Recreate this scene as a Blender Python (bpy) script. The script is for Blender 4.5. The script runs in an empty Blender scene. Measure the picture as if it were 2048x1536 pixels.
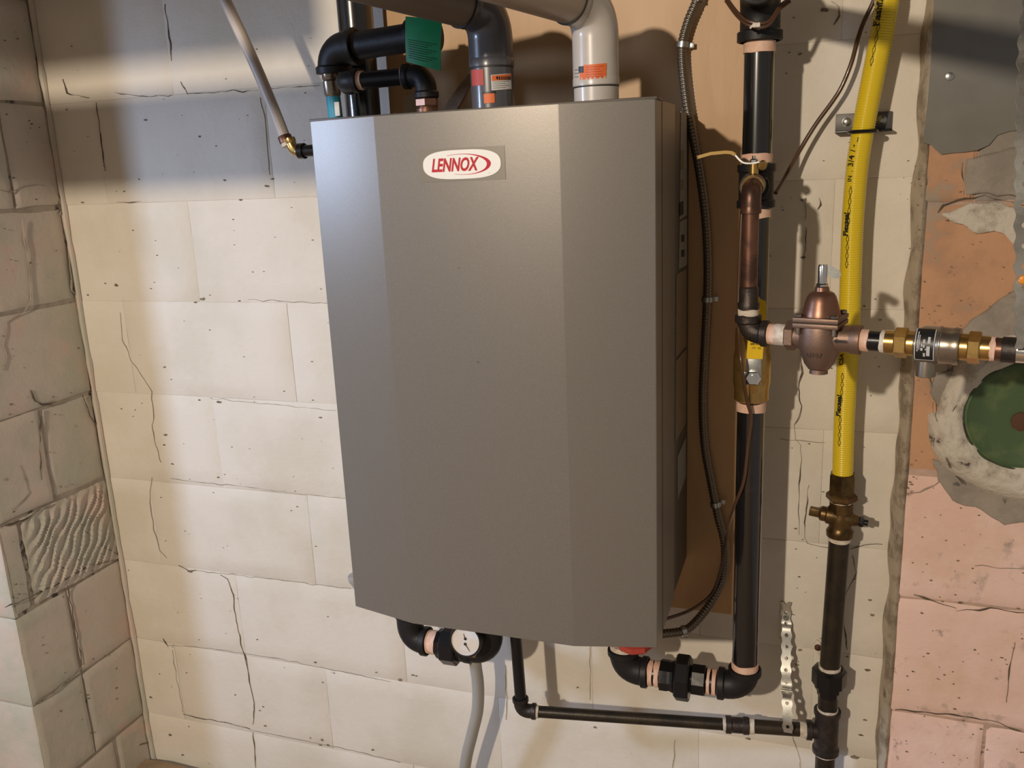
import bpy, bmesh, math, random
from mathutils import Vector, Matrix, noise
random.seed(7)
V = Vector
SC = bpy.context.scene
COL = SC.collection

# ------------------------------------------------------------------ camera
F, PITCH, YAW, ROLL = 1764.86, .24349, .34285, .04386
CAM = V((0, -1.49067, 1.46579))
_f = V((-math.sin(YAW)*math.cos(PITCH), math.cos(YAW)*math.cos(PITCH), -math.sin(PITCH)))
_r = _f.cross(V((0, 0, 1))).normalized(); _d = -_r.cross(_f)
R_ = _r*math.cos(ROLL) + _d*math.sin(ROLL); D_ = -_r*math.sin(ROLL) + _d*math.cos(ROLL)
cd = bpy.data.cameras.new('camera'); cam = bpy.data.objects.new('camera', cd); COL.objects.link(cam)
cd.sensor_width = 36; cd.lens = F*36/2048; cd.clip_start = .02
cam.matrix_world = Matrix.Translation(CAM) @ Matrix((R_, -D_, -_f)).transposed().to_4x4()
SC.camera = cam

def P(px, py, y):
    """world point seen at a photo pixel, on the vertical plane at depth y"""
    d = R_*((px-1024)/F) + D_*((py-768)/F) + _f
    return CAM + d*((y-CAM.y)/d.y)
def PX(px, py, x):
    d = R_*((px-1024)/F) + D_*((py-768)/F) + _f
    return CAM + d*((x-CAM.x)/d.x)

# ------------------------------------------------------------------ world and lights
w = bpy.data.worlds.new('world'); SC.world = w; w.use_nodes = True
w.node_tree.nodes['Background'].inputs[0].default_value = (1, .90, .78, 1)
w.node_tree.nodes['Background'].inputs[1].default_value = .21
def area(name, loc, to, sx, sy, power, color):
    l = bpy.data.lights.new(name, 'AREA'); l.shape = 'RECTANGLE'; l.size = sx; l.size_y = sy
    l.energy = power; l.color = color
    o = bpy.data.objects.new(name, l); COL.objects.link(o); o.location = loc
    o.rotation_euler = (V(to)-V(loc)).to_track_quat('-Z', 'Y').to_euler()
    return o
WARM = V((-.90, -3.0, 2.10))
l = bpy.data.lights.new('warm_bulb', 'POINT'); l.energy = 182; l.color = (1, .84, .65); l.shadow_soft_size = .04
o = bpy.data.objects.new('warm_bulb', l); COL.objects.link(o); o.location = WARM
wl0 = area('window_light', (-2.25, -1.38, 1.62), (-.35, 0, .50), .20, .26, 5.6, (.52, .68, 1)); wl0.data.spread = math.radians(92)
SC.view_settings.view_transform = 'Standard'; SC.view_settings.look = 'None'
SC.view_settings.gamma = 1; SC.view_settings.exposure = 0.16
SC.view_settings.use_curve_mapping = False

# ------------------------------------------------------------------ materials
def mat(name, col, rough=.6, metal=0, col2=None, nscale=8, lo=.4, hi=.65, bump=0, bscale=80,
        dirt=None, dscale=14, dlo=.62, dhi=.72, detail=6, col3=None, n3=2.5, lo3=.45, hi3=.6, stretch=None, coat=0, bdist=.002):
    m = bpy.data.materials.new(name); m.use_nodes = True
    N = m.node_tree.nodes; L = m.node_tree.links; b = N['Principled BSDF']
    b.inputs['Roughness'].default_value = rough; b.inputs['Metallic'].default_value = metal
    if coat: b.inputs['Coat Weight'].default_value = coat; b.inputs['Coat Roughness'].default_value = .1
    g = N.new('ShaderNodeNewGeometry'); pos = g.outputs['Position']
    if stretch:
        mp = N.new('ShaderNodeMapping'); mp.inputs['Scale'].default_value = stretch
        L.new(pos, mp.inputs[0]); pos = mp.outputs[0]
    cur = None
    c4 = lambda c: (*c, 1)
    def nz(scale, det):
        n = N.new('ShaderNodeTexNoise'); n.inputs['Scale'].default_value = scale
        n.inputs['Detail'].default_value = det; n.inputs['Roughness'].default_value = .62; L.new(pos, n.inputs['Vector']); return n.outputs[0]
    def step(src, a, c):
        r = N.new('ShaderNodeMapRange'); r.interpolation_type = 'SMOOTHSTEP'
        r.inputs[1].default_value = a; r.inputs[2].default_value = c; L.new(src, r.inputs[0]); return r.outputs[0]
    def mix(fac, a, c):
        x = N.new('ShaderNodeMix'); x.data_type = 'RGBA'; L.new(fac, x.inputs[0])
        if isinstance(a, tuple): x.inputs[6].default_value = c4(a)
        else: L.new(a, x.inputs[6])
        x.inputs[7].default_value = c4(c); return x.outputs[2]
    cur = col
    if col2: cur = mix(step(nz(nscale, detail), lo, hi), cur, col2)
    if col3: cur = mix(step(nz(n3, detail), lo3, hi3), cur, col3)
    if dirt: cur = mix(step(nz(dscale, 8), dlo, dhi), cur, dirt)
    if isinstance(cur, tuple): b.inputs['Base Color'].default_value = c4(cur)
    else: L.new(cur, b.inputs['Base Color'])
    if bump:
        bp = N.new('ShaderNodeBump'); bp.inputs['Strength'].default_value = bump; bp.inputs['Distance'].default_value = bdist
        L.new(nz(bscale, 6), bp.inputs['Height']); L.new(bp.outputs[0], b.inputs['Normal'])
    m.diffuse_color = c4(col)
    return m
M = {}
M['cream'] = mat('cream_paint', (.79, .74, .66), .62, col2=(.71, .66, .56), nscale=3.5, lo=.42, hi=.66, bump=.55, bscale=70,
                 dirt=(.20, .17, .13), dscale=26, dlo=.70, dhi=.78)
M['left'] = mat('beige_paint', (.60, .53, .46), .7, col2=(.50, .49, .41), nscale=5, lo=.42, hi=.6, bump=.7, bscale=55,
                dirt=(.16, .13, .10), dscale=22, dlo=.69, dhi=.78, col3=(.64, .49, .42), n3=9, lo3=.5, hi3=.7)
M['joint'] = mat('joint_paint', (.68, .63, .55), .75, col2=(.52, .46, .38), nscale=11, bump=.5, bscale=90, dirt=(.12, .1, .08), dscale=17, dlo=.6, dhi=.68)
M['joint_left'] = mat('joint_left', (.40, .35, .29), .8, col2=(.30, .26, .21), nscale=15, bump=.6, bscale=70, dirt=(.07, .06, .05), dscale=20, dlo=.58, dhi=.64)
M['dirtycream'] = mat('grimy_cream', (.48, .41, .32), .7, col2=(.27, .22, .165), nscale=22, lo=.45, hi=.62, bump=.6, bscale=70,
                      dirt=(.15, .12, .09), dscale=24, dlo=.64, dhi=.72)
M['pink'] = mat('pink_paint', (.90, .66, .60), .75, col2=(.82, .57, .48), nscale=6, lo=.42, hi=.62, bump=.7, bscale=75,
                dirt=(.22, .15, .12), dscale=22, dlo=.62, dhi=.72, col3=(.45, .36, .31), n3=13, lo3=.56, hi3=.68)
M['orange'] = mat('orange_clay', (.60, .34, .20), .8, col2=(.46, .27, .17), nscale=9, bump=.8, bscale=90,
                  dirt=(.20, .14, .10), dscale=26, dlo=.62, dhi=.72, col3=(.40, .33, .26), n3=9, lo3=.54, hi3=.64)
M['greystone'] = mat('grey_mortar', (.38, .335, .285), .85, col2=(.28, .245, .21), nscale=14, bump=.9, bscale=70, bdist=.003, dirt=(.12, .11, .1), dscale=26, dlo=.64, dhi=.7)
M['joint_pink'] = mat('joint_pink', (.60, .42, .34), .85, col2=(.40, .31, .26), nscale=17, bump=.7, bscale=70, dirt=(.14, .11, .09), dscale=20, dlo=.58, dhi=.66)
M['cement'] = mat('cement', (.66, .61, .53), .85, col2=(.46, .41, .35), nscale=30, lo=.48, hi=.66, bump=1, bscale=85, bdist=.004, dirt=(.06, .05, .04), dscale=30, dlo=.63, dhi=.69)
M['crack'] = mat('crack_dark', (.11, .085, .06), .9, col2=(.3, .26, .2), nscale=40, lo=.5, hi=.62)
M['seam'] = mat('faint_seam', (.40, .36, .30), .9, col2=(.3, .27, .22), nscale=30)
M['stain'] = mat('stain_spot', (.16, .125, .085), .9, col2=(.3, .26, .2), nscale=120)
M['floor'] = mat('dusty_floor', (.34, .25, .17), .85, col2=(.25, .18, .12), nscale=18, bump=.6, bscale=60)
M['ceiling'] = mat('ceiling_wood', (.16, .11, .07), .8, col2=(.1, .07, .045), nscale=10)
M['plywood'] = mat('plywood', (.60, .37, .185), .45, col2=(.52, .31, .145), nscale=9, lo=.35, hi=.7, stretch=(1, 1, .22), bump=.15, bscale=60)
M['graypaint'] = mat('boiler_grey', (.215, .198, .178), .37, .36, col2=(.245, .227, .207), nscale=800, lo=.45, hi=.65, bump=.05, bscale=500, bdist=.0006)
M['graydark'] = mat('boiler_dark', (.10, .09, .078), .45, .4, col2=(.12, .11, .095), nscale=420)
M['black'] = mat('black_iron', (.012, .012, .014), .28, .2, bump=.1, bscale=60)
M['glossblack'] = mat('glossy_black_pipe', (.008, .008, .010), .24, .1, coat=1, col2=(.02, .02, .022), nscale=50, lo=.62, hi=.7)
M['matteblack'] = mat('matte_black_fitting', (.018, .018, .02), .5, .3, bump=.25, bscale=120)
M['oiledblack'] = mat('oiled_black_pipe', (.035, .03, .024), .38, .5, col2=(.06, .045, .03), nscale=20, bump=.2, bscale=90)
M['cast'] = mat('cast_iron', (.045, .038, .036), .42, .6, bump=.5, bscale=130, col2=(.07, .055, .048), nscale=60)
M['tape'] = mat('pink_tape', (.80, .50, .37), .6, col2=(.86, .62, .50), nscale=90, bump=.4, bscale=200, bdist=.001)
M['ptfe'] = mat('white_tape', (.78, .72, .62), .55, col2=(.6, .5, .42), nscale=120, bump=.5, bscale=200, bdist=.001)
M['brass'] = mat('brass', (.56, .37, .13), .28, .9, col2=(.46, .28, .1), nscale=60)
M['darkbrass'] = mat('tarnished_brass', (.16, .10, .04), .38, .8, col2=(.09, .055, .025), nscale=50, bump=.2, bscale=80)
M['copper'] = mat('old_copper', (.20, .10, .068), .38, .7, col2=(.10, .055, .042), nscale=34, lo=.4, hi=.6)
M['bronze'] = mat('bronze_cast', (.25, .165, .125), .48, .7, bump=.25, bscale=260, bdist=.001)
M['bronzebell'] = mat('bronze_bell', (.27, .14, .095), .36, .75, bump=.1, bscale=260, bdist=.001)
M['chrome'] = mat('chrome', (.80, .80, .80), .14, 1)
M['steel'] = mat('zinc_steel', (.52, .53, .52), .32, .9, col2=(.42, .43, .42), nscale=60)
M['nickel'] = mat('dull_nickel', (.36, .31, .25), .3, .85, col2=(.28, .24, .2), nscale=30)
M['yellow'] = mat('yellow_jacket', (.80, .60, .02), .35, 0, coat=.3)
M['yellowhandle'] = mat('yellow_vinyl', (.85, .58, .01), .4)
M['brownhandle'] = mat('ochre_vinyl', (.50, .30, .03), .4)
M['ink'] = mat('black_ink', (.02, .02, .015), .6)
M['inklight'] = mat('pale_ink', (.55, .55, .55), .6)
M['pvcgrey'] = mat('grey_pvc', (.095, .095, .11), .3, coat=.3)
M['pvcwhite'] = mat('white_pvc', (.62, .58, .55), .3, coat=.3, col2=(.56, .52, .48), nscale=10)
M['pvcpipe'] = mat('beige_pvc_pipe', (.40, .33, .27), .35, coat=.2)
M['pvcpipedark'] = mat('dark_pvc_pipe', (.20, .165, .135), .4)
M['orangelabel'] = mat('orange_label', (.80, .17, .04), .5)
M['redlabel'] = mat('red_label', (.48, .07, .05), .5)
M['whitelabel'] = mat('white_label', (.70, .70, .69), .5)
M['greylabel'] = mat('grey_label', (.27, .26, .245), .6, col2=(.2, .19, .18), nscale=300, lo=.5, hi=.6)
M['palelabel'] = mat('tan_label', (.22, .165, .115), .6, col2=(.17, .125, .085), nscale=260, lo=.5, hi=.6)
M['blacklabel'] = mat('black_label', (.015, .015, .015), .4)
M['logowhite'] = mat('logo_white', (.92, .91, .87), .4)
M['logored'] = mat('logo_red', (.55, .002, .02), .6)
M['film'] = mat('clear_film', (.24, .22, .185), .3, .2)
M['green'] = mat('green_tag', (.0, .26, .10), .5, col2=(.0, .20, .075), nscale=30)
M['greencap'] = mat('green_enamel', (.065, .115, .05), .5, .0, col2=(.11, .16, .065), nscale=24, lo=.5, hi=.7, dirt=(.08, .05, .035), dscale=30, dlo=.66, dhi=.74, bump=.2)
M['darkgreen'] = mat('dark_green_rim', (.05, .075, .035), .6, dirt=(.04, .03, .02), dscale=40, dlo=.5, dhi=.6)
M['rust'] = mat('rust_brown', (.10, .045, .02), .8)
M['blue'] = mat('blue_sleeve', (.03, .30, .46), .5)
M['whitehose'] = mat('white_plastic', (.56, .50, .46), .42)
M['vinyl'] = mat('grey_vinyl_hose', (.36, .355, .34), .4)
M['wirebrown'] = mat('brown_cable', (.09, .045, .025), .32, coat=.3)
M['flex'] = mat('flex_conduit', (.20, .17, .135), .34, .8)
M['galv'] = mat('galvanised', (.62, .62, .58), .3, .85, col2=(.5, .5, .46), nscale=70)
M['platesheet'] = mat('sheet_metal_grey', (.19, .185, .165), .5, .35, col2=(.16, .155, .14), nscale=6)
M['strapdark'] = mat('dark_bracket', (.12, .115, .11), .5, .5)
M['redknob'] = mat('red_plastic', (.50, .03, .045), .35)
M['wood'] = mat('scrap_wood', (.33, .23, .15), .8, col2=(.22, .15, .1), nscale=30)
M['orangeplastic'] = mat('orange_rivet', (.85, .30, .02), .4)
M['cardboard'] = mat('cardboard', (.50, .40, .31), .8)
M['gaugeface'] = mat('gauge_face', (.74, .76, .80), .35, col2=(.74, .66, .56), nscale=22, lo=.5, hi=.68, coat=.5)

# ------------------------------------------------------------------ mesh helpers
def tag(o, label=None, cat=None, group=None, kind=None):
    if label: o['label'] = label
    if cat: o['category'] = cat
    if group: o['group'] = group
    if kind: o['kind'] = kind
    return o
def thing(name, loc, label, cat, group=None):
    o = bpy.data.objects.new(name, None); COL.objects.link(o); o.location = loc
    o.empty_display_size = .03
    return tag(o, label, cat, group)
def wpos(o):
    p = V((0, 0, 0))
    while o: p += o.location; o = o.parent
    return p
def obj(name, bm, m, parent=None, smooth=True, ang=38, label=None, loc=None):
    me = bpy.data.meshes.new(name)
    bmesh.ops.recalc_face_normals(bm, faces=bm.faces)
    off = wpos(parent) if parent else V((0, 0, 0))
    if loc is not None: off = V(loc)
    bmesh.ops.translate(bm, verts=bm.verts, vec=-off)
    bm.to_mesh(me); bm.free()
    if smooth:
        me.polygons.foreach_set('use_smooth', [True]*len(me.polygons))
        me.set_sharp_from_angle(angle=math.radians(ang))
    me.materials.append(M[m] if isinstance(m, str) else m)
    o = bpy.data.objects.new(name, me); COL.objects.link(o)
    if parent:
        o.parent = parent
        if loc is not None: o.location = V(loc)-wpos(parent)
    elif loc is not None: o.location = loc
    if label: o['label'] = label
    return o
def B(): return bmesh.new()
def frame(d):
    d = V(d).normalized(); u = d.cross(V((0, 0, 1)))
    if u.length < .05: u = d.cross(V((0, 1, 0)))
    u.normalize(); return d, u, d.cross(u).normalized()
def loft(bm, rings, cap=True, closed=True):
    vs = [[bm.verts.new(p) for p in r] for r in rings]; n = len(rings[0])
    for a, c in zip(vs, vs[1:]):
        for i in range(n if closed else n-1):
            bm.faces.new((a[i], a[(i+1) % n], c[(i+1) % n], c[i]))
    if cap: bm.faces.new(vs[0][::-1]); bm.faces.new(vs[-1])
    return vs
def lathe(bm, p, d, prof, n=28, cap=True, rot=0, sq=None):
    """prof: list of (distance along d, radius)"""
    d, u, v = frame(d); p = V(p); rings = []
    for t, r in prof:
        ring = []
        for i in range(n):
            a = 2*math.pi*i/n+rot
            ring.append(p+d*t+(u*math.cos(a)+v*math.sin(a))*max(r, 1e-5))
        rings.append(ring)
    loft(bm, rings, cap)
def cyl(bm, a, b, r, n=24, r2=None):
    a = V(a); b = V(b); L = (b-a).length
    lathe(bm, a, b-a, [(0, r), (L, r if r2 is None else r2)], n)
def hexa(bm, a, b, r, n=6, rot=0, ch=.0015):
    a = V(a); b = V(b); L = (b-a).length
    lathe(bm, a, b-a, [(0, r-ch), (ch, r), (L-ch, r), (L, r-ch)], n, rot=rot)
def spline(pts, n=8):
    pts = [V(p) for p in pts]; q = [pts[0]*2-pts[1]]+pts+[pts[-1]*2-pts[-2]]; out = []
    for i in range(1, len(q)-2):
        a, b, c, d = q[i-1:i+3]
        for k in range(n):
            t = k/n
            out.append(.5*((2*b)+(c-a)*t+(2*a-5*b+4*c-d)*t*t+(3*b-a-3*c+d)*t**3))
    out.append(pts[-1]); return out
def tube(bm, pts, r, n=14, cap=True, rf=None):
    pts = [V(p) for p in pts]; rings = []; u = None
    for i, p in enumerate(pts):
        t = (pts[min(i+1, len(pts)-1)]-pts[max(i-1, 0)]).normalized()
        if u is None: _, u, _ = frame(t)
        u = (u-t*u.dot(t)).normalized(); v = t.cross(u)
        rr = rf(i) if rf else r
        rings.append([p+(u*math.cos(2*math.pi*k/n)+v*math.sin(2*math.pi*k/n))*rr for k in range(n)])
    loft(bm, rings, cap)
def resample(pts, step):
    out = [pts[0]]; acc = 0
    for a, b in zip(pts, pts[1:]):
        L = (b-a).length; t = step-acc
        while t <= L: out.append(a+(b-a)*(t/L)); t += step
        acc = (acc+L) % step
    return out
def box(bm, c, s, rot=None, bev=0):
    r = bmesh.ops.create_cube(bm, size=1); vs = r['verts']
    bmesh.ops.scale(bm, verts=vs, vec=s)
    if bev:
        es = list({e for v in vs for e in v.link_edges})
        q = bmesh.ops.bevel(bm, geom=es, offset=bev, segments=2, affect='EDGES', profile=.5)
        vs = list({v for f in q['faces'] for v in f.verts} | {v for v in vs if v.is_valid})
    if rot is not None: bmesh.ops.rotate(bm, verts=vs, matrix=rot)
    bmesh.ops.translate(bm, verts=vs, vec=c)
def prism(bm, pts, ext):
    """closed polygon of 3-d points extruded by a vector"""
    pts = [V(p) for p in pts]; ext = V(ext)
    a = [bm.verts.new(p) for p in pts]; b = [bm.verts.new(p+ext) for p in pts]; n = len(a)
    bm.faces.new(a[::-1]); bm.faces.new(b)
    for i in range(n): bm.faces.new((a[i], a[(i+1) % n], b[(i+1) % n], b[i]))
def elbow_bm(c, da, db, r, br, la, lb, collar=1.16, cl=.012, n=24):
    """pipe elbow: corner c, arms along da and db, bend radius br, arm lengths la / lb with a banded collar"""
    c = V(c); da = V(da).normalized(); db = V(db).normalized(); bm = B()
    pts = [c+da*la, c+da*br]
    for k in range(1, 10):
        t = k/10; pts.append((c+da*br)*(1-t)**2+c*2*t*(1-t)+(c+db*br)*t*t)
    pts += [c+db*br, c+db*lb]
    tube(bm, pts, r, n)
    for d, L in ((da, la), (db, lb)):
        p = c+d*(L-cl); lathe(bm, p, d, [(-.003, r*.98), (0, r*collar), (cl-.001, r*collar), (cl, r*collar-.0015), (cl, r*.8)], n)
    return bm
def tape_bm(a, b, r, seed=0):
    a = V(a); b = V(b); d, u, v = frame(b-a); L = (b-a).length; bm = B(); n = 30; rings = []
    for t in (0, .03, .25, .5, .75, .97, 1):
        ring = []
        for i in range(n):
            an = 2*math.pi*i/n
            j = noise.noise(V((math.cos(an)*1.3, math.sin(an)*1.3, seed*3.1)))*.0022
            rr = r*(.93 if t in (0, 1) else 1)+noise.noise(V((math.cos(an)*2, math.sin(an)*2, seed+t*5)))*.0006
            sh = (j if t > .5 else -j*.8)
            ring.append(a+d*(L*t+sh)+(u*math.cos(an)+v*math.sin(an))*rr)
        rings.append(ring)
    loft(bm, rings); return bm
def text_bm(s, origin, ux, uy, size, extr=.0004, shear=0, sx=1, offset=0, align='LEFT'):
    """text lying on the plane spanned by ux / uy at origin"""
    cu = bpy.data.curves.new('t', 'FONT'); cu.body = s; cu.size = 1; cu.shear = shear; cu.offset = offset
    cu.align_x = align; cu.extrude = 0; cu.resolution_u = 3
    t = bpy.data.objects.new('t', cu); COL.objects.link(t)
    bpy.context.view_layer.update()
    me = bpy.data.meshes.new_from_object(t); bm = B(); bm.from_mesh(me)
    bpy.data.objects.remove(t); bpy.data.curves.remove(cu); bpy.data.meshes.remove(me)
    ux = V(ux).normalized(); uy = V(uy).normalized(); nn = ux.cross(uy); o = V(origin)
    for v in bm.verts:
        v.co = o+ux*(v.co.x*size*sx)+uy*(v.co.y*size)+nn*extr
    return bm
def union_bm(a, d, L, r):
    """pipe union: hex ends and a big octagonal nut in the middle"""
    d = V(d).normalized(); a = V(a); out = []
    e1 = B(); hexa(e1, a, a+d*L*.30, r*1.28, 8, .2); cyl(e1, a+d*L*.25, a+d*L*.4, r*1.1)
    nut = B(); hexa(nut, a+d*L*.34, a+d*L*.66, r*1.88, 8, .35, .003)
    e2 = B(); lathe(e2, a+d*L*.64, d, [(0, r*1.2), (L*.06, r*1.35), (L*.14, r*1.22), (L*.2, r*1.28), (L*.36, r*1.28)], 8)
    return e1, nut, e2

# ------------------------------------------------------------------ masonry
def block_bm(o, u, n, w, h, dep, seed, rough=.0008, edge=.0015, jit=.0008, nx=8, ny=5, fn=None):
    """a block with its outer face on the plane through o, spanned by u and +z, normal n"""
    bm = B(); o = V(o); u = V(u); n = V(n); z = V((0, 0, 1)); sd = V((seed*1.73, seed*.91, seed*.37))
    xs = [0, edge*2.2/w]+[i/nx for i in range(1, nx)]+[1-edge*2.2/w, 1]
    zs = [0, edge*2.2/h]+[i/ny for i in range(1, ny)]+[1-edge*2.2/h, 1]
    g = []
    for j, tz in enumerate(zs):
        row = []
        for i, tx in enumerate(xs):
            p = o+u*(tx*w)+z*(tz*h); q = p*9+sd
            lift = noise.noise(q)*rough+noise.noise(q*4)*rough*.5
            if fn: lift += fn(tx, tz)
            e = i in (0, len(xs)-1) or j in (0, len(zs)-1)
            if e: lift = -edge
            jj = noise.noise(q*2+V((5, 1, 2)))*jit; j2 = noise.noise(q*2+V((1, 9, 4)))*jit
            row.append(bm.verts.new(p+n*lift+u*jj+z*j2))
        g.append(row)
    for j in range(len(zs)-1):
        for i in range(len(xs)-1):
            bm.faces.new((g[j][i], g[j][i+1], g[j+1][i+1], g[j+1][i]))
    rim = g[0][:]+[r[-1] for r in g[1:]]+g[-1][-2::-1]+[r[0] for r in g[-2:0:-1]]
    back = [bm.verts.new(v.co-n*dep) for v in rim]; k = len(rim)
    for i in range(k): bm.faces.new((rim[i], back[i], back[(i+1) % k], rim[(i+1) % k]))
    return bm
def courses(parent, name, o, u, n, x0, x1, levels, phase, m, gap, bw=.4064, seed0=0, dep=.02, matf=None, **kw):
    s = seed0
    for k, (za, zb) in enumerate(zip(levels, levels[1:])):
        ph = phase(k); js = [x0]; i = math.floor((x0-ph)/bw)-1
        while True:
            x = ph+i*bw; i += 1
            if x >= x1-.02: break
            if x > x0+.02: js.append(x)
        js.append(x1)
        for a, b in zip(js, js[1:]):
            s += 1; rnd = random.Random(s)
            off = rnd.uniform(-1, 1)*kw.get('rough', .0008)*.8
            f = kw.get('fnf'); kk = {q: r for q, r in kw.items() if q != 'fnf'}
            ff = f(a, b, za, zb) if f else None
            oo = V(o)+V(u)*(a+gap)+V((0, 0, za+gap))+V(n)*off
            if ff: kk.update(nx=64, ny=44)
            bm = block_bm(oo, u, n, b-a-2*gap, zb-za-2*gap, dep, s, fn=ff, **kk)
            obj(name, bm, matf(a, b, za, zb) if matf else m, parent, ang=50)
def crack(parent, pts, plane, m='crack', wd=.0022, seed=1, off=.0006, jit=.0035, u=None, n=(0, -1, 0), name='crack'):
    """thin dark fissure running through world points that lie on a wall face"""
    n = V(n); pts = [V(p) for p in pts]; q = []
    for a, b in zip(pts, pts[1:]):
        k = max(2, int((b-a).length/.008))
        q += [a.lerp(b, i/k) for i in range(k)]
    q.append(pts[-1]); bm = B(); rows = []
    for i, p in enumerate(q):
        t = (q[min(i+1, len(q)-1)]-q[max(i-1, 0)]).normalized(); s = t.cross(n).normalized()
        p = p+s*noise.noise(V((i*.37, seed, 0)))*jit
        ww = wd*.5*(.12+max(0, noise.noise(V((i*.31, seed*3.7, 2)))+.12)*3.0)*min(1, .3+min(i, len(q)-1-i)*.3)
        rows.append([p-s*ww*.5-n*.0015, p-s*ww*.5+n*off, p+s*ww*.5+n*off, p+s*ww*.5-n*.0015])
    loft(bm, rows)
    return obj(name, bm, m, parent, smooth=False)
def spot(bm, p, n, r, seed):
    n = V(n); d, u, v = frame(n); p = V(p); k = 9
    ring = []
    for i in range(k):
        a = 2*math.pi*i/k; rr = r*(.55+.9*abs(noise.noise(V((math.cos(a)*1.5, math.sin(a)*1.5, seed)))))
        ring.append(p+n*.0006+u*math.cos(a)*rr*1.5+v*math.sin(a)*rr*.7)
    vs = [bm.verts.new(q) for q in ring]; lo = [bm.verts.new(q-n*.002) for q in ring]
    bm.faces.new(vs)
    for i in range(k): bm.faces.new((vs[i], vs[(i+1) % k], lo[(i+1) % k], lo[i]))

H = .2032
XL, XC = -1.522, .135            # left corner, chimney corner
lev = [i*H for i in range(13)]
# back wall
bm = B(); box(bm, ((XL+XC+.05)/2-.3, .0515, 1.23), (XC-XL+.7, .1, 2.5))
wb = obj('wall_back', bm, 'joint', smooth=False, loc=((XL+XC)/2, .0515, 0)); tag(wb, kind='structure')
courses(wb, 'block', (0, 0, 0), (1, 0, 0), (0, -1, 0), XL+.002, XC-.002, lev, lambda k: -1.205 if k % 2 == 0 else -1.405,
        'cream', .0003, rough=.0008, edge=.0006, jit=.0006, dep=.008)
Y0 = -.0012
W = lambda *a: [P(x, y, Y0) for x, y in a]
for i, (pts, wd) in enumerate([
    (((330, 8), (334, 45), (341, 85), (342, 122)), .0032), (((125, 158), (134, 186), (160, 193), (178, 196)), .0042),
    (((192, 205), (199, 260), (207, 315), (209, 342)), .0028), (((228, 185), (256, 190), (300, 193), (343, 190)), .0032),
    (((361, 163), (369, 175), (374, 188)), .006), (((374, 188), (450, 183), (530, 180), (560, 176), (640, 170)), .0022),
    (((232, 404), (258, 405), (282, 403)), .0022), (((240, 625), (245, 680), (262, 720), (292, 765), (303, 783), (307, 830), (304, 850), (311, 890), (322, 925)), .0014),
    (((304, 955), (300, 985), (301, 1020), (308, 1060), (320, 1102), (334, 1116)), .0016),
    (((357, 1131), (378, 1142), (392, 1141)), .0045), (((440, 1150), (455, 1158), (466, 1190), (471, 1235), (482, 1290), (493, 1325), (500, 1370), (508, 1405), (506, 1450)), .0022),
    (((506, 1465), (509, 1500), (511, 1536)), .0045), (((326, 1277), (333, 1287), (336, 1294)), .005), (((345, 1300), (352, 1350), (361, 1395), (366, 1425)), .0014),
    (((366, 1428), (400, 1437), (450, 1445), (500, 1458)), .0022), (((520, 195), (530, 240), (535, 300), (540, 350)), .0012),
    (((495, 599), (560, 602), (655, 607)), .0016), (((420, 796), (480, 803), (560, 810), (672, 822)), .0012),
    (((340, 957), (400, 965), (480, 972), (560, 983), (690, 997)), .0012), (((392, 1141), (470, 1150), (560, 1160), (700, 1178)), .0011),
    (((336, 1290), (420, 1297), (482, 1306), (560, 1318), (640, 1335), (780, 1363)), .0013), (((500, 1460), (600, 1480), (700, 1500), (800, 1525)), .0013),
    (((1613, 455), (1611, 500), (1608, 520)), .0035), (((1612, 395), (1613, 440)), .0012), (((1604, 700), (1602, 745), (1597, 775), (1603, 812), (1598, 835), (1589, 850), (1590, 878), (1602, 890), (1601, 930), (1598, 985), (1597, 1030), (1598, 1070)), .0026),
    (((1618, 970), (1614, 1010), (1609, 1045), (1609, 1075), (1614, 1087), (1640, 1093)), .0034), (((1640, 1093), (1668, 1098)), .003), (((1700, 1098), (1730, 1090), (1765, 1088)), .004),
    (((1705, 1110), (1712, 1145), (1708, 1160), (1693, 1185), (1686, 1215), (1688, 1250), (1696, 1300)), .0032), (((1663, 3), (1677, 14), (1679, 32), (1668, 50)), .006),
    (((1638, 395), (1640, 410), (1637, 420)), .004), (((1585, 1465), (1590, 1490), (1600, 1520), (1600, 1536)), .0018), (((1180, 1290), (1180, 1330), (1180, 1400)), .001),
    (((1010, 1330), (1013, 1400), (1012, 1440)), .0009), (((1350, 1480), (1345, 1536)), .0014), (((1560, 1225), (1590, 1230)), .003), (((1560, 878), (1600, 882), (1650, 885)), .0018),
    ]):
    crack(wb, W(*pts), 0, 'crack' if wd > .0018 else 'seam', wd, i+1)
bm = B(); rs = random.Random(3)
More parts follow.
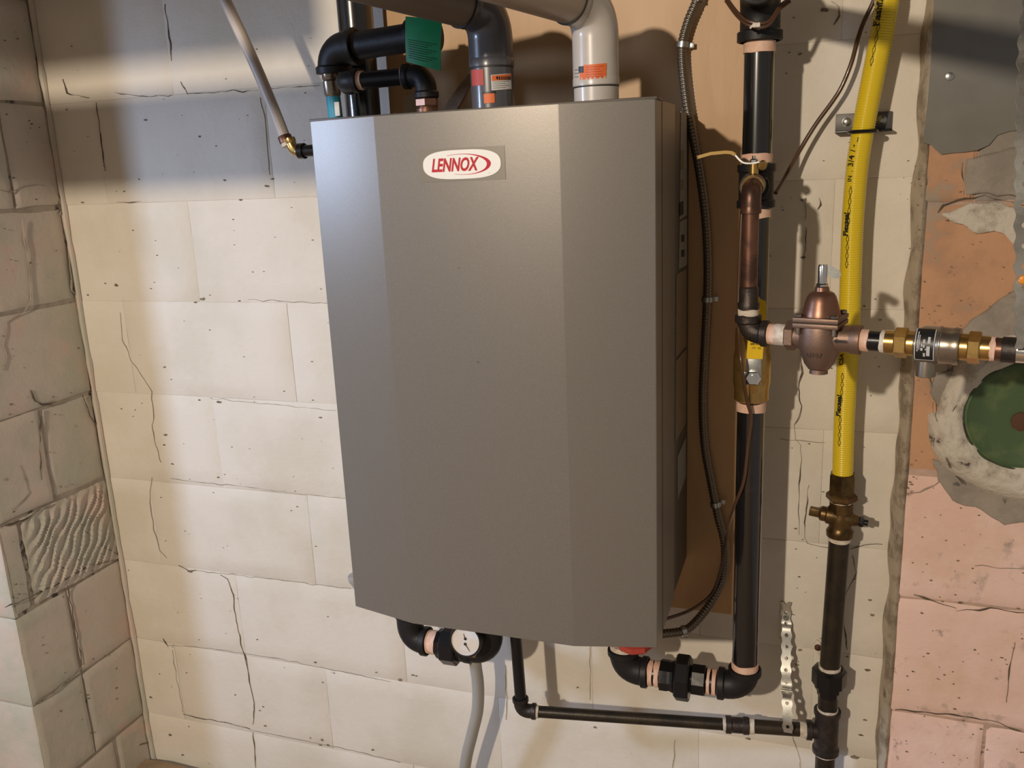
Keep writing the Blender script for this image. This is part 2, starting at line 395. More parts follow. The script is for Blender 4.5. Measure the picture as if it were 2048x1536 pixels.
for x, y, r in [(210, 567, 3), (232, 571, 7), (390, 605, 4), (404, 598, 6), (380, 1143, 8), (437, 804, 8), (329, 734, 5), (398, 800, 3), (478, 602, 3), (330, 870, 6), (328, 890, 4),
                (344, 928, 4), (436, 955, 4), (505, 544, 2), (527, 543, 2), (640, 835, 4), (630, 1325, 4), (645, 1365, 3), (752, 1345, 3), (745, 1500, 4), (644, 1480, 5), (655, 1490, 4), (640, 1490, 4),
                (800, 1360, 7), (825, 1350, 4), (832, 1352, 3), (1190, 1455, 5), (1150, 1435, 3), (1497, 1478, 5), (1155, 1375, 3), (1600, 1300, 5), (1595, 1330, 4), (248, 383, 3), (290, 240, 5), (399, 273, 4),
                (533, 372, 6), (545, 358, 4), (449, 360, 4), (165, 405, 5), (480, 400, 4), (175, 590, 3), (1606, 515, 5), (1608, 400, 6), (1600, 108, 4), (1760, 640, 3), (1648, 20, 6), (1740, 1200, 4), (1710, 1515, 9), (530, 1452, 4),
                (470, 1390, 3), (302, 1395, 6), (340, 1470, 7), (365, 1510, 4), (1745, 1230, 5), (1735, 1340, 6), (1730, 1440, 5), (1722, 1470, 5)]:
    spot(bm, P(x, y, Y0), (0, -1, 0), r*.0007, x*.7)
for k in range(120):
    x = rs.uniform(130, 700); y = rs.uniform(0, 1530); p = P(x, y, Y0)
    if p.x > XL+.01: spot(bm, p, (0, -1, 0), rs.uniform(.0006, .0018), k)
for k in range(50):
    x = rs.uniform(1540, 1760); y = rs.uniform(0, 1530); spot(bm, P(x, y, Y0), (0, -1, 0), rs.uniform(.0006, .002), k)
o = obj('stain_specks', bm, 'stain', wb, smooth=False); o['kind'] = 'stuff'
# left wall: a short return facing right, then an end face turned to the viewer
YE = -.295
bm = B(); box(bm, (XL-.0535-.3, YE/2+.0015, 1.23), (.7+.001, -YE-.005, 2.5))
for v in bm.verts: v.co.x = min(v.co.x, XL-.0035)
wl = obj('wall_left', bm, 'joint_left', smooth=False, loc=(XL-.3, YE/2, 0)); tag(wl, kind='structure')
def ribs(a, b, za, zb):
    if abs(za-3*H) < .01 and b-a > .1:
        def f(tx, tz):
            s = (tx*.25-tz*.16)*1.0+noise.noise(V((tx*4, tz*4, 3)))*.02
            x = tx*.29; z = tz*.2
            ph = (x*.75+z*.66)*270+noise.noise(V((x*22, z*22, 1)))*3.2
            return (max(0, math.sin(ph))**.8)*.0075*min(1, tz*8, (1-tz)*8, tx*8, (1-tx)*8)+noise.noise(V((x*60, z*60, 4)))*.0004
        return f
# courses run along -y (u) with face normal +x
lph = {1: .16, 2: .16, 3: 99, 4: .15, 5: .265, 6: .21, 7: .12, 8: .24, 9: .1}
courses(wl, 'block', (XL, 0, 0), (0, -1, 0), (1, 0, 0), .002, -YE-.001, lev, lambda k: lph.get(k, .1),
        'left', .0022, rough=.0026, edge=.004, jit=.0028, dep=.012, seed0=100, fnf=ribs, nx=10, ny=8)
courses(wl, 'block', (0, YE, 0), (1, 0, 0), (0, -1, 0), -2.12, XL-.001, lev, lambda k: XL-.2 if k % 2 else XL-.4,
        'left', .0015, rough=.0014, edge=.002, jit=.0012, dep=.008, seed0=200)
L_ = lambda *a: [PX(x, y, XL+.0022) for x, y in a]
for i, (pts, wd) in enumerate([
    (((45, 440), (50, 480), (60, 540), (62, 600), (50, 622), (15, 645), (8, 690), (15, 715), (5, 740)), .003),
    (((62, 780), (70, 802), (85, 810), (115, 803)), .006), (((83, 820), (80, 870), (82, 960)), .0026), (((100, 362), (112, 385), (125, 410), (120, 430)), .004),
    (((75, 0), (80, 60), (88, 130), (95, 200), (103, 215)), .003), (((118, 395), (122, 420), (134, 450), (145, 500), (150, 590)), .0035), (((137, 500), (145, 580), (158, 600)), .003),
    (((165, 790), (180, 830), (192, 850)), .003), (((5, 1053), (45, 1042), (80, 1020), (110, 1008)), .0042), (((62, 1410), (110, 1385), (163, 1335)), .004), (((135, 1170), (150, 1250), (165, 1330)), .003),
    (((10, 1215), (70, 1190), (130, 1160), (180, 1130), (236, 1120)), .003), (((40, 930), (60, 985), (48, 1000), (25, 1020)), .003), (((205, 1090), (238, 1110)), .003), (((280, 1490), (296, 1485)), .006),
    (((0, 380), (20, 385), (50, 372), (90, 370)), .003)]):
    crack(wl, L_(*pts), 0, 'crack' if i % 3 else 'joint_left', wd, i+50, n=(1, 0, 0), off=.001, jit=.004)
bm = B()
for k in range(110):
    x = rs.uniform(0, 290); y = rs.uniform(0, 1500); p = PX(x, y, XL+.002)
    if YE+.01 < p.y < -.005: spot(bm, p, (1, 0, 0), rs.uniform(.0008, .0028), k)
o = obj('stain_specks', bm, 'stain', wl, smooth=False); o['kind'] = 'stuff'
# mortar fillet in the left corner
bm = B(); pts = [(XL+.003+noise.noise(V((z*9, 0, 0)))*.003, -.003, z) for z in [i*.03 for i in range(82)]]
tube(bm, pts, .006, 8, rf=lambda i: .006+noise.noise(V((i*.9, 2, 2)))*.004)
o = obj('trim_1', bm, 'left'); tag(o, kind='structure')

# chimney breast on the right
YC = -.04
bm = B(); box(bm, (XC+.4+.002, (.08+YC+.004)/2, 1.23), (.8, .08-YC-.004, 2.5))
wr = obj('wall_right', bm, 'joint_pink', smooth=False, loc=(XC+.4, 0, 0)); tag(wr, kind='structure')
clev = [0, .113, .326, .535, .748, .962, 1.175, 1.385, 1.60, 1.82, 2.03, 2.24, 2.45]
def cm(a, b, za, zb):
    z = (za+zb)/2
    if z > 1.39: return 'orange' if a < .16 else 'greystone'
    if z > 1.17: return 'orange'
    if z > .95: return 'orange' if a < .17 else 'greystone'
    return 'pink'
courses(wr, 'brick', (0, YC, 0), (1, 0, 0), (0, -1, 0), XC, .95, clev,
        lambda k: {7: .205, 6: .50, 5: .192, 4: .42, 3: .45, 2: .285, 1: .46, 0: .3}.get(k, .4)-.4064*0, 'pink', .0018, rough=.003, edge=.0038, jit=.003, dep=.02, matf=cm, seed0=300, nx=14, ny=9)
C_ = lambda *a: [P(x, y, YC-.0018) for x, y in a]
for i, (pts, wd) in enumerate([
    (((1875, 425), (1885, 410), (1930, 398), (1970, 390), (1990, 397), (2048, 410)), .0045), (((1860, 745), (1863, 780), (1868, 800)), .003), (((1828, 1190), (1860, 1200), (1890, 1210), (1912, 1218)), .004),
    (((1912, 1222), (1980, 1217), (2048, 1226)), .003), (((1790, 1420), (1860, 1425), (1920, 1432), (1975, 1440), (2048, 1465)), .0045), (((2030, 1285), (2018, 1340), (2014, 1405)), .004),
    (((1860, 330), (1853, 370), (1870, 385)), .003), (((1925, 325), (1928, 390)), .004), (((1950, 1132), (2000, 1136), (2048, 1138)), .0016), (((1800, 985), (1840, 985), (1870, 970), (1885, 958)), .002)]):
    crack(wr, C_(*pts), 0, 'crack' if wd > .002 else 'seam', wd, i+80)
def patch(pix, m, th, seed):
    c = [P(x, y, YC-.001) for x, y in pix]; out = []
    for a, b in zip(c, c[1:]+c[:1]):
        k = max(2, int((b-a).length/.006))
        for i in range(k):
            p = a.lerp(b, i/k); out.append(p+V((noise.noise(p*60+V((seed, 0, 0)))*.005, 0, noise.noise(p*60+V((0, seed, 0)))*.005)))
    mid = sum(out, V((0, 0, 0)))/len(out); bm = B(); rings = []
    for s_, h_ in ((1, -.002), (1, .0002), (.93, th), (.8, th*1.1), (.55, th*1.2), (.25, th*1.1), (.02, th)):
        rings.append([mid+(p-mid)*s_+V((0, -h_-max(0, noise.noise(p*40*s_+V((0, 0, seed))))*th*.8*(h_ > .001), 0)) for p in out])
    loft(bm, rings); obj('mortar_patch', bm, m, wr, ang=70)
patch([(1938, 318), (1990, 300), (2060, 296), (2060, 400), (2010, 394), (1960, 388), (1932, 394), (1926, 360)], 'greystone', .003, 1)
patch([(1885, 432), (1935, 407), (1990, 402), (2060, 420), (2060, 530), (2035, 500), (2015, 472), (1985, 462), (1950, 470), (1920, 450)], 'cement', .0022, 2)
patch([(1900, 702), (1925, 655), (1975, 620), (2015, 590), (2060, 560), (2060, 720), (1980, 725)], 'greystone', .002, 3)
patch([(1868, 748), (1905, 740), (1955, 742), (1940, 790), (1905, 835), (1880, 815), (1862, 785)], 'greystone', .003, 4)
patch([(1868, 915), (1890, 925), (1925, 960), (1985, 985), (2060, 992), (2060, 1045), (2010, 1050), (1960, 1020), (1905, 1000), (1875, 960)], 'greystone', .0012, 5)
bm = B()
for k in range(170):
    x = rs.uniform(1800, 2048); y = rs.uniform(310, 1530)
    spot(bm, P(x, y, YC-.002), (0, -1, 0), rs.choice((.0006, .0008, .0012, .0018)), k)
o = obj('stain_specks', bm, 'stain', wr, smooth=False); o['kind'] = 'stuff'
# rough mortar bead where the breast meets the wall
bm = B(); rows = []
for i in range(163):
    z = i*.015; j = noise.noise(V((z*14, 3, 1)))*.005; k = noise.noise(V((z*30, 7, 1)))*.003
    rows.append([(XC+.004, .002, z), (XC-.010+j*1.6, -.001, z), (XC-.009+j*1.6, -.006+k, z), (XC-.006+k, -.030+j*.6, z), (XC+.002+k, YC-.003+k*.6, z), (XC+.008, YC+.002, z)])
loft(bm, rows); o = obj('trim_2', bm, 'dirtycream', ang=80); tag(o, kind='structure')
# floor and ceiling
bm = B()
g = [[bm.verts.new((-2.3+i*.12, -3.4+j*.125, .076+noise.noise(V((i*.7, j*.7, 0)))*.006+(.018*math.exp(-((-2.3+i*.12+1.45)**2)/.02) if j > 26 else 0))) for i in range(29)] for j in range(28)]
for j in range(27):
    for i in range(28): bm.faces.new((g[j][i], g[j][i+1], g[j+1][i+1], g[j+1][i]))
fl = obj('floor', bm, 'floor'); tag(fl, kind='structure')
bm = B(); box(bm, (-.6, -1.65, 2.46), (3.4, 3.5, .03)); ce = obj('ceiling', bm, 'ceiling', smooth=False, loc=(-.6, -1.65, 2.46)); tag(ce, kind='structure')
for y, z in [(-.42-.4*q, 2.30) for q in range(7)]:
    bm = B(); box(bm, (-.6, y, z+.065), (3.4, .04, .17)); obj('joist', bm, 'ceiling', ce, smooth=False)

# unseen pipe and box below the joists, added to cast the wall's shadow bands
bm = B(); cyl(bm, (-2.1, -1.2, 1.765), (-.86, -1.2, 1.765), .055, 32); obj('light_blocker_pipe', bm, 'pvcpipedark', ce)
bm = B(); box(bm, (-1.48, -1.2, 2.005), (1.2, .12, .29), bev=.004); obj('light_blocker_duct', bm, 'galv', ce)

# ------------------------------------------------------------------ plywood backing board
x0, x1 = P(779, 210, -.018).x, -.112
bm = B(); box(bm, ((x0+x1)/2, -.0105, (.668+2.43)/2), (x1-x0, .017, 2.43-.668), bev=.001)
o = obj('plywood_board', bm, 'plywood', smooth=False, loc=((x0+x1)/2, -.0105, .668)); tag(o, 'tan plywood board on the wall behind the grey boiler', 'board')

# ------------------------------------------------------------------ boiler
bx0, bx1, bx2, bx3 = -.705, -.588, -.325, -.2057
zt, zb = 1.5387, .7694; y1, yc, ys, yb = -.3317, -.3592, -.172, -.024
boi = thing('boiler', ((bx0+bx3)/2, y1/2, zb), 'large grey metal wall-hung boiler with faceted front cover and red and white oval badge', 'boiler')
bm = B(); prism(bm, [(bx0, ys-.002, zb), (bx0, y1, zb), (bx1, yc, zb), (bx2, yc, zb), (bx3, y1, zb), (bx3, ys-.002, zb)], (0, 0, zt-zb))
bmesh.ops.bevel(bm, geom=bm.edges[:], offset=.0009, segments=1, affect='EDGES')
cov = obj('front_cover', bm, 'graypaint', boi, ang=7)
bm = B(); box(bm, ((bx0+bx3)/2, (ys+yb)/2, (zt+zb)/2-.002), (bx3-bx0-.003, ys and (yb-ys), zt-zb-.012), bev=.001)
cab = obj('cabinet', bm, 'graydark', boi, ang=30)
bm = B(); box(bm, (bx3-.0008, -.285, (zt+zb)/2), (.0024, .0016, zt-zb-.004)); obj('side_seam', bm, 'ink', boi, smooth=False)
bm = B(); box(bm, ((bx0+bx3)/2, -.306, zt+.001), (bx3-bx0+.004, .05, .004), bev=.001); obj('top_lip', bm, 'graydark', boi, ang=30)
# side labels on the cabinet (x plane)
def side_label(pix, m, name='label', parent=cab, x=None):
    x = bx3-.0012 if x is None else x
    bm = B(); pts = [PX(a, b, x) for a, b in pix]; prism(bm, pts, (.0008, 0, 0)); return obj(name, bm, m, parent, smooth=False)
side_label([(1361, 222), (1372, 226), (1373, 430), (1359, 440)], 'greylabel')
side_label([(1359, 432), (1366, 428), (1366, 402), (1359, 405)], 'ink', x=bx3-.0006)
side_label([(1359, 444), (1373, 436), (1373, 530), (1357, 538)], 'greylabel')
side_label([(1352, 549), (1372, 538), (1372, 690), (1351, 715)], 'palelabel')
side_label([(1351, 722), (1372, 697), (1371, 845), (1350, 885)], 'palelabel')
side_label([(1355, 912), (1371, 873), (1371, 952), (1355, 998)], 'greylabel')
for (a, b, h) in ((1362, 470, 14), (1362, 500, 14), (1361, 300, 40), (1361, 360, 20)):
    side_label([(a, b), (a+6, b-1), (a+6, b+h-1), (a, b+h)], 'ink' if h == 14 else 'palelabel', 'print_mark', x=bx3-.0006)
# badge
bc = P(927, 328, yc); pw = .0
def bp(px, py, e=0): q = P(px, py, yc); return V((q.x, yc-e, q.z))
A0, A1, A2, A3 = [bp(*q) for q in ((836, 301), (1009, 292), (1014, 357), (841, 366))]
zc = (A0.z+A2.z)/2; xc = (A0.x+A1.x)/2; bw2 = (A1.x-A0.x)/2; bh2 = (A0.z-A3.z)/2
bm = B(); box(bm, (xc, yc-.0003, zc), (bw2*2, .0008, bh2*2)); film = obj('badge_film', bm, 'film', boi, smooth=False, label='translucent rectangular backing film')
bm = B(); ring = []
hw, hh = bw2*.90, bh2*.88
for i in range(72):
    a = 2*math.pi*i/72; c, s = math.cos(a), math.sin(a)
    x = math.copysign(abs(c)**.62, c)*hw; z = math.copysign(abs(s)**.80, s)*hh
    ring.append((xc+x+.0005, yc-.0007, zc+z))
prism(bm, ring, (0, -.0008, 0)); bad = obj('badge', bm, 'logowhite', boi, ang=30, label='white oval badge with red LENNOX lettering')
bm = text_bm('LENNOX', (xc-hw*.78, yc-.0015, zc-hh*.43), (1, 0, 0), (0, 0, 1), hh*1.26, .0004, .28, .62, .030)
xs = [v.co.x for v in bm.verts]; k = hw*1.24/(max(xs)-min(xs)); m0 = min(xs)
for v in bm.verts: v.co.x = m0+(v.co.x-m0)*k
obj('lettering', bm, 'logored', bad, smooth=False)
# swoosh: tapering crescent
bm = B(); up, lo = [], []
for i in range(49):
    t = i/48; a = math.radians(118-t*(118+112)); wv = math.sin(math.pi*min(1, max(0, t)))**1.3
    ox, oz = xc+hw*.20+math.cos(a)*hw*.56, zc+math.sin(a)*hh*.72
    if i < 24: ox -= (1-t*2)**1.6*hw*.28
    if i > 30: ox -= ((t-.64)/.36)**1.6*hw*.16
    th = .0003+wv**2.2*.0052
    up.append((ox, yc-.0015, oz)); lo.append((ox-th*abs(math.cos(a))-.0001, yc-.0015, oz-th*.45*math.sin(a)-(.0003 if a > 0 else -.0003)))
fs = []
top = [bm.verts.new(V(p)+V((0, -.0004, 0))) for p in up]; bot = [bm.verts.new(V(p)+V((0, -.0004, 0))) for p in lo]
for i in range(48): bm.faces.new((top[i], top[i+1], bot[i+1], bot[i]))
obj('swoosh', bm, 'logored', bad, smooth=False)
bm = B(); q = bp(979, 346); cyl(bm, (q.x, yc-.0015, q.z), (q.x, yc-.002, q.z), .0006, 10); obj('trade_dot', bm, 'inklight', bad, smooth=False)
# thin pencil scratch on the cover and dent near the right facet
crack(boi, [P(717, 300, y1-.008), P(716, 306, y1-.008), P(722, 309, y1-.008)], 0, 'graydark', .0006, 5, off=.0)
for a, b in ((956, 724), (917, 536)):
    bm = B(); spot(bm, P(a, b, yc-.0002), (0, -1, 0), .0009, a); obj('speck', bm, 'ink', boi, smooth=False)
# red plastic plugs on the left side
for a, b in ((614, 291), (624, 339)):
    q = P(a, b, -.26); bm = B(); lathe(bm, (bx0-.012, -.26, q.z), (1, 0, 0), [(0, .003), (.001, .0055), (.005, .0055), (.006, .004), (.013, .004)], 18)
    obj('side_plug', bm, 'redknob', boi, label='red plastic plug')
# red cap under the boiler at the supply outlet
q = P(1258, 1306, -.14)
bm = B(); lathe(bm, (q.x+.008, -.13, zb-.125), (0, 0, 1), [(0, .028), (.003, .031), (.012, .031), (.014, .026), (.13, .024)], 8)
obj('supply_outlet', bm, 'redlabel', boi, label='chipped red painted outlet under the boiler')

# ------------------------------------------------------------------ heating riser (black iron)
XR, YR, RR = -.0955, -.12, .0212
zr = lambda py, px=1505: P(px, py, YR).z
zE = P(1480, 1372, YR).z                       # level of the bottom run
riser = thing('heating_riser', (XR, YR, zE), 'tall glossy black iron riser pipe right of the boiler with pink-taped joints', 'pipe')
zv0, zv1 = zr(800), zr(655)                    # ball valve
zt0, zt1 = zr(415, 1512), zr(328, 1515)        # tee
ztop = zr(82, 1520)
def up(z): return V((XR, YR, z))
bm = B(); cyl(bm, up(zE+.035), up(zv0+.004), RR, 32); obj('pipe', bm, 'glossblack', riser)
bm = B(); cyl(bm, up(zv1-.01), up(zt0), RR, 32); obj('pipe', bm, 'glossblack', riser)
bm = B(); cyl(bm, up(zt1), up(ztop+.01), RR, 32); obj('pipe', bm, 'glossblack', riser)
obj('elbow', elbow_bm((XR, YR, zE), (0, 0, 1), (-1, 0, 0), RR*1.14, .034, .036, .044, 1.13, .010), 'matteblack', riser)
xu1 = XR-.044-.020; xL = P(1290, 1335, YR).x-.012
Lu = .078; xu0 = xu1-Lu
e1, nut, e2 = union_bm((xu1, YR, zE), (-1, 0, 0), Lu, RR)
obj('union_end', e1, 'black', riser); obj('union_nut', nut, 'black', riser, ang=20); obj('union_end', e2, 'black', riser)
for a, b, s in ((XR-.046, xu1+.001, 1), (xu0-.001, xu0-.021, 2)):
    bm = B(); cyl(bm, (a, YR, zE), (b, YR, zE), RR*.99, 24); obj('nipple', bm, 'black', riser)
    m = (a+b)/2
    obj('tape_ring', tape_bm((a, YR, zE), (m+.0012, YR, zE), RR*1.06, s), 'tape', riser)
    obj('tape_ring', tape_bm((m-.0012, YR, zE), (b, YR, zE), RR*1.06, s+.5), 'tape', riser)
xeL = xu0-.022-.044
obj('elbow', elbow_bm((xeL, YR, zE), (1, 0, 0), (0, 0, 1), RR*1.14, .034, .044, .040, 1.13, .010), 'matteblack', riser)
obj('tape_ring', tape_bm((xeL, YR, zE+.041), (xeL, YR, zE+.050), RR*1.08, 9), 'ptfe', riser)
for a, b, s in ((zE+.034, zE+.048, 3), (zv0-.003-.014, zv0-.002, 4), (zv1-.002, zv1+.01, 5), (zt0-.015, zt0-.001, 6), (zt1+.001, zt1+.015, 7), (ztop-.016, ztop-.001, 8)):
    obj('tape_ring', tape_bm(up(a), up(b), RR*1.05, s), 'tape', riser)
# mid tee with a bushing facing the viewer
bm = B(); lathe(bm, up(zt0), (0, 0, 1), [(0, RR*1.15), (0, RR*1.3), (.010, RR*1.3), (.012, RR*1.18), (zt1-zt0-.012, RR*1.18), (zt1-zt0-.010, RR*1.3), (zt1-zt0, RR*1.3), (zt1-zt0, RR*1.1)], 30)
ztm = P(1505, 375, -.19).z
lathe(bm, (XR, YR, ztm), (0, -1, 0), [(0, .017), (.030, .017), (.030, .0205), (.040, .0205), (.040, .012)], 26); obj('tee', bm, 'matteblack', riser)
# top elbow turned toward the viewer
bm = elbow_bm((XR, YR, ztop+.065), (0, 0, -1), (.02, -1, .05), RR*1.3, .045, .066, .075, 1.14, .013); obj('elbow', bm, 'matteblack', riser)
bm = B(); cyl(bm, (XR, YR-.07, ztop+.068), (XR+.01, -1.3, ztop+.14), RR, 24); obj('pipe', bm, 'black', riser)
# cable ties round the top elbow
for k, dz in enumerate((.022, .028)):
    bm = B(); pts = []
    a = P(1452, -6, YR-.03); b = P(1475, 25, YR-.045); c = P(1500, 44, YR-.055); d = P(1535, 44, YR-.055); e = P(1560, 12, YR-.045); f = P(1580, -4, YR-.03)
    tube(bm, spline([q+V((0, -.002*k, -.005*k)) for q in (a, b, c, d, e, f)], 6), .0022, 8)
    o = obj('cable', bm, 'wirebrown'); tag(o, ('brown cable looped under the top elbow of the black riser', 'second brown cable looped just below the first under the riser top elbow')[k], 'cable')
bm = B(); box(bm, P(1513, 50, YR-.060), (.010, .004, .006), bev=.001); tube(bm, [P(1506, 50, YR-.06), P(1500, 57, YR-.06)], .0015, 6)
o = obj('cable_tie', bm, 'ptfe'); tag(o, 'small pale cable tie knot on the cables at the riser top', 'cable tie')

# brass ball valve in the riser
bv = thing('ball_valve', up(zv0), 'brass ball valve with upright yellow lever in the black riser', 'valve')
L = zv1-zv0
bm = B(); lathe(bm, up(zv0), (0, 0, 1), [(0, .024), (.002, .0262), (.016, .0262), (.018, .026), (L*.26, .0282), (L*.60, .0282), (L*.70, .026), (L*.75, .0262), (L-.002, .0262), (L, .024)], 32)
obj('valve_body', bm, 'brass', bv, ang=30)
zs = P(1506, 752, -.16).z
bm = B(); cyl(bm, (XR, YR-.028, zs), (XR, YR-.044, zs), .0095, 20); obj('stem', bm, 'brass', bv)
xs0 = P(1507, 752, -.168).x
bm = B(); box(bm, (xs0, YR-.047, zs+.011), (.022, .003, .046), bev=.0012); obj('lever', bm, 'steel', bv)
bm = B(); box(bm, (xs0-.013, YR-.047, zs+.002), (.008, .003, .012), bev=.001); obj('stop_tab', bm, 'steel', bv)
bm = B(); hexa(bm, (xs0, YR-.048, zs), (xs0, YR-.056, zs), .0115, 6); cyl(bm, (xs0, YR-.05, zs), (xs0, YR-.060, zs), .0055, 16); obj('lever_nut', bm, 'chrome', bv)
yh = YR-.050
h0 = V((xs0+.001, yh, zs+.029)); pts = [h0, h0+V((.001, -.001, .020)), h0+V((.003, -.003, .045)), h0+V((.003, -.006, .090)), h0+V((.003, -.006, P(1510, 588, -.18).z-h0.z-.010))]
bm = B(); rows = []
for i, p in enumerate(spline(pts, 8)):
    ww = .0115; t = i/24
    if t > .93: ww *= math.sqrt(max(.05, 1-((t-.93)/.07)**2))
    rows.append([p+V((-ww, -.002, 0)), p+V((ww, -.002, 0)), p+V((ww, .002, 0)), p+V((-ww, .002, 0))])
loft(bm, rows); obj('lever_sleeve', bm, 'yellowhandle', bv, ang=50, label='yellow vinyl lever sleeve')
q = P(1513, 690, yh-.006); bm = text_bm('600 WOG', (q.x, yh-.0055, q.z), (1, 0, 0), (0, 0, 1), .0042, .0003, 0, 1, .02, 'CENTER'); obj('lettering', bm, 'ink', bv, smooth=False)
bm = text_bm('CT  10L', (q.x, yh-.0055, q.z-.006), (1, 0, 0), (0, 0, 1), .0040, .0003, 0, 1, .0, 'CENTER'); obj('lettering', bm, 'ink', bv, smooth=False)

# small ball valve on the tee, copper drop, cast elbow
YB = -.245
xv = P(1503, 380, YB).x; zvv = P(1505, 372, -.215).z
sv = thing('isolation_valve', (xv, -.2, zvv), 'small brass ball valve with ochre lever facing out from the riser tee', 'valve')
bm = B(); lathe(bm, (XR, YR-.038, zvv), (xv-XR, YB-YR+.046, 0), [(0, .012), (0, .0165), (.012, .0165), (.014, .0135), (.022, .0150), (.034, .0165), (.050, .0165), (.060, .0145), (.070, .0150), (.078, .0150), (.078, .0118)], 28)
obj('valve_body', bm, 'darkbrass', sv)
sy = -.188; sz0 = zvv+.012
bm = B(); cyl(bm, (xv-.002, sy, sz0), (xv-.002, sy, sz0+.018), .0065, 18); obj('stem', bm, 'brass', sv)
hz = sz0+.018
bm = B(); hexa(bm, (xv-.002, sy, hz), (xv-.002, sy, hz+.006), .0055, 6); cyl(bm, (xv-.002, sy, hz), (xv-.002, sy, hz+.010), .0026, 12); obj('lever_nut', bm, 'chrome', sv)
hp = P(1395, 336, sy)
def strap_rows(pts, w, t, bm, ax=V((0, 1, 0))):
    rows = []
    for i, p in enumerate(pts):
        tt = (pts[min(i+1, len(pts)-1)]-pts[max(0, i-1)]).normalized(); nn = tt.cross(ax).normalized()
        rows.append([p-ax*w+nn*t, p+ax*w+nn*t, p+ax*w-nn*t, p-ax*w-nn*t])
    loft(bm, rows)
s0 = V((xv+.006, sy, hz+.0015))
bm = B(); strap_rows(spline([s0, V((xv-.004, sy, hz)), V((xv-.017, sy, hz+.002)), V((xv-.029, sy, hz+.014)), V((xv-.036, sy, hz+.016))], 6), .007, .0011, bm); obj('lever', bm, 'steel', sv, ang=60)
bm = B(); strap_rows([V((xv-.027, sy, hz+.0125)), V((xv-.032, sy, hz+.0155)), V((xv-.040, sy, hz+.0165)), V((xv-.060, sy, hz+.0155)), V((hp.x, sy, hz+.011))], .0085, .0022, bm); obj('lever_sleeve', bm, 'brownhandle', sv, ang=60, label='ochre yellow lever sleeve')
bm = B(); cyl(bm, (xv+.010, sy-.004, hz-.004), (xv+.010, sy+.004, hz-.002), .006, 14); obj('stop_tab', bm, 'brass', sv)
# copper
zc0 = P(1503, 655, -.25).z
cp = thing('copper_drop_pipe', (xv, YB, zc0+.03), 'reddish brown copper pipe dropping in front of the black riser', 'pipe')
RC = .0111
obj('copper_elbow', elbow_bm((xv, YB-.004, zvv-.001), (0, 1, 0), (0, 0, -1), .0132, .020, .028, .034, 1.06, .008), 'copper', cp)
zc1 = P(1503, 612, YB).z
bm = B(); cyl(bm, (xv, YB-.004, zc1), (xv, YB-.004, zvv-.025), RC, 24); obj('copper_tube', bm, 'copper', cp)
bm = B(); lathe(bm, (xv, YB-.004, zc1-.004), (0, 0, 1), [(0, .0142), (.008, .0150), (.012, .0128), (.030, .0128), (.032, .0112)], 24); obj('copper_adapter', bm, 'cast', cp)
obj('tape_ring', tape_bm((xv, YB-.004, zc1-.012), (xv, YB-.004, zc1-.003), .0143, 3), 'ptfe', cp)

# the make-up water line: runs right and slightly toward the viewer
TH = math.radians(14); DX = V((math.cos(TH), -math.sin(TH), 0)); OR = V((xv, YB-.004, P(1503, 664, YB).z))
def on(px):           # point on the line axis seen at image column px
    lo_, hi_ = -.1, .6
    for _ in range(40):
        m = (lo_+hi_)/2; c = OR+DX*m-CAM; x = 1024+F*c.dot(R_)/c.dot(_f)
        if x < px: lo_ = m
        else: hi_ = m
    return lo_
ln = thing('water_feed_line', OR, 'black iron elbow and nipples feeding the bronze regulator beside the riser', 'pipe')
obj('elbow', elbow_bm(OR, (0, 0, 1), DX, .0150, .020, zc1-.012-OR.z, on(1538), 1.22, .009), 'cast', ln)
RN = .0133
def seg(name, p0, p1, r, m, par, kind='cyl', n=28):
    a, b = on(p0), on(p1); A, C = OR+DX*a, OR+DX*b
    bm = tape_bm(A, C, r, p0) if kind == 'tape' else B()
    if kind == 'cyl': cyl(bm, A, C, r, n)
    if kind == 'hex': hexa(bm, A, C, r, 6, .5)
    return obj(name, bm, m, par, ang=25 if kind == 'hex' else 38)
seg('nipple', 1536, 1585, RN*.96, 'matteblack', ln)
seg('tape_ring', 1537, 1553, RN*1.07, 'tape', ln, 'tape'); seg('tape_ring', 1551, 1577, RN*1.10, 'ptfe', ln, 'tape')
seg('nipple', 1716, 1782, RN*.98, 'black', ln)
seg('tape_ring', 1719, 1739, RN*1.08, 'tape', ln, 'tape'); seg('tape_ring', 1762, 1772, RN*1.10, 'ptfe', ln, 'tape')
# regulator
tR = on(1640); RG = OR+DX*tR
reg = thing('pressure_regulator', RG, 'bronze bell-topped water pressure regulator in front of the yellow tubing', 'regulator')
seg('inlet_hex', 1573, 1592, .0205, 'bronze', reg, 'hex')
FX = DX; FN = V((-math.sin(TH), -math.cos(TH), 0)); ROT = Matrix.Rotation(-TH, 3, 'Z')
bm = B(); a = on(1588); b = on(1722)
lathe(bm, OR+DX*a, DX, [(0, .017), (.012, .0165), (.025, .022), (.045, .022), (.062, .0175), (.078, .0180), (b-a-.012, .0185), (b-a-.010, .0195), (b-a, .0195), (b-a, .014)], 28)
obj('port_tube', bm, 'bronze', reg)
bm = B(); zf = P(1635, 640, RG.y).z-RG.z
lathe(bm, RG+V((0, 0, zf-.006)), (0, 0, -1), [(0, .0275), (.004, .0285), (.022, .0290), (.030, .0280), (.052, .0195), (.058, .0150), (.0600, .0135), (.0600, .0120), (.0660, .0125), (.0675, .004)], 10, rot=.31)
obj('valve_body', bm, 'bronze', reg, ang=55)
fw = .058
for k, zz in enumerate((-.004, .0035)):
    bm = B(); box(bm, RG+V((0, 0, zf+zz)), (fw, fw, .0062), ROT, .0012); obj('flange', bm, 'bronze', reg)
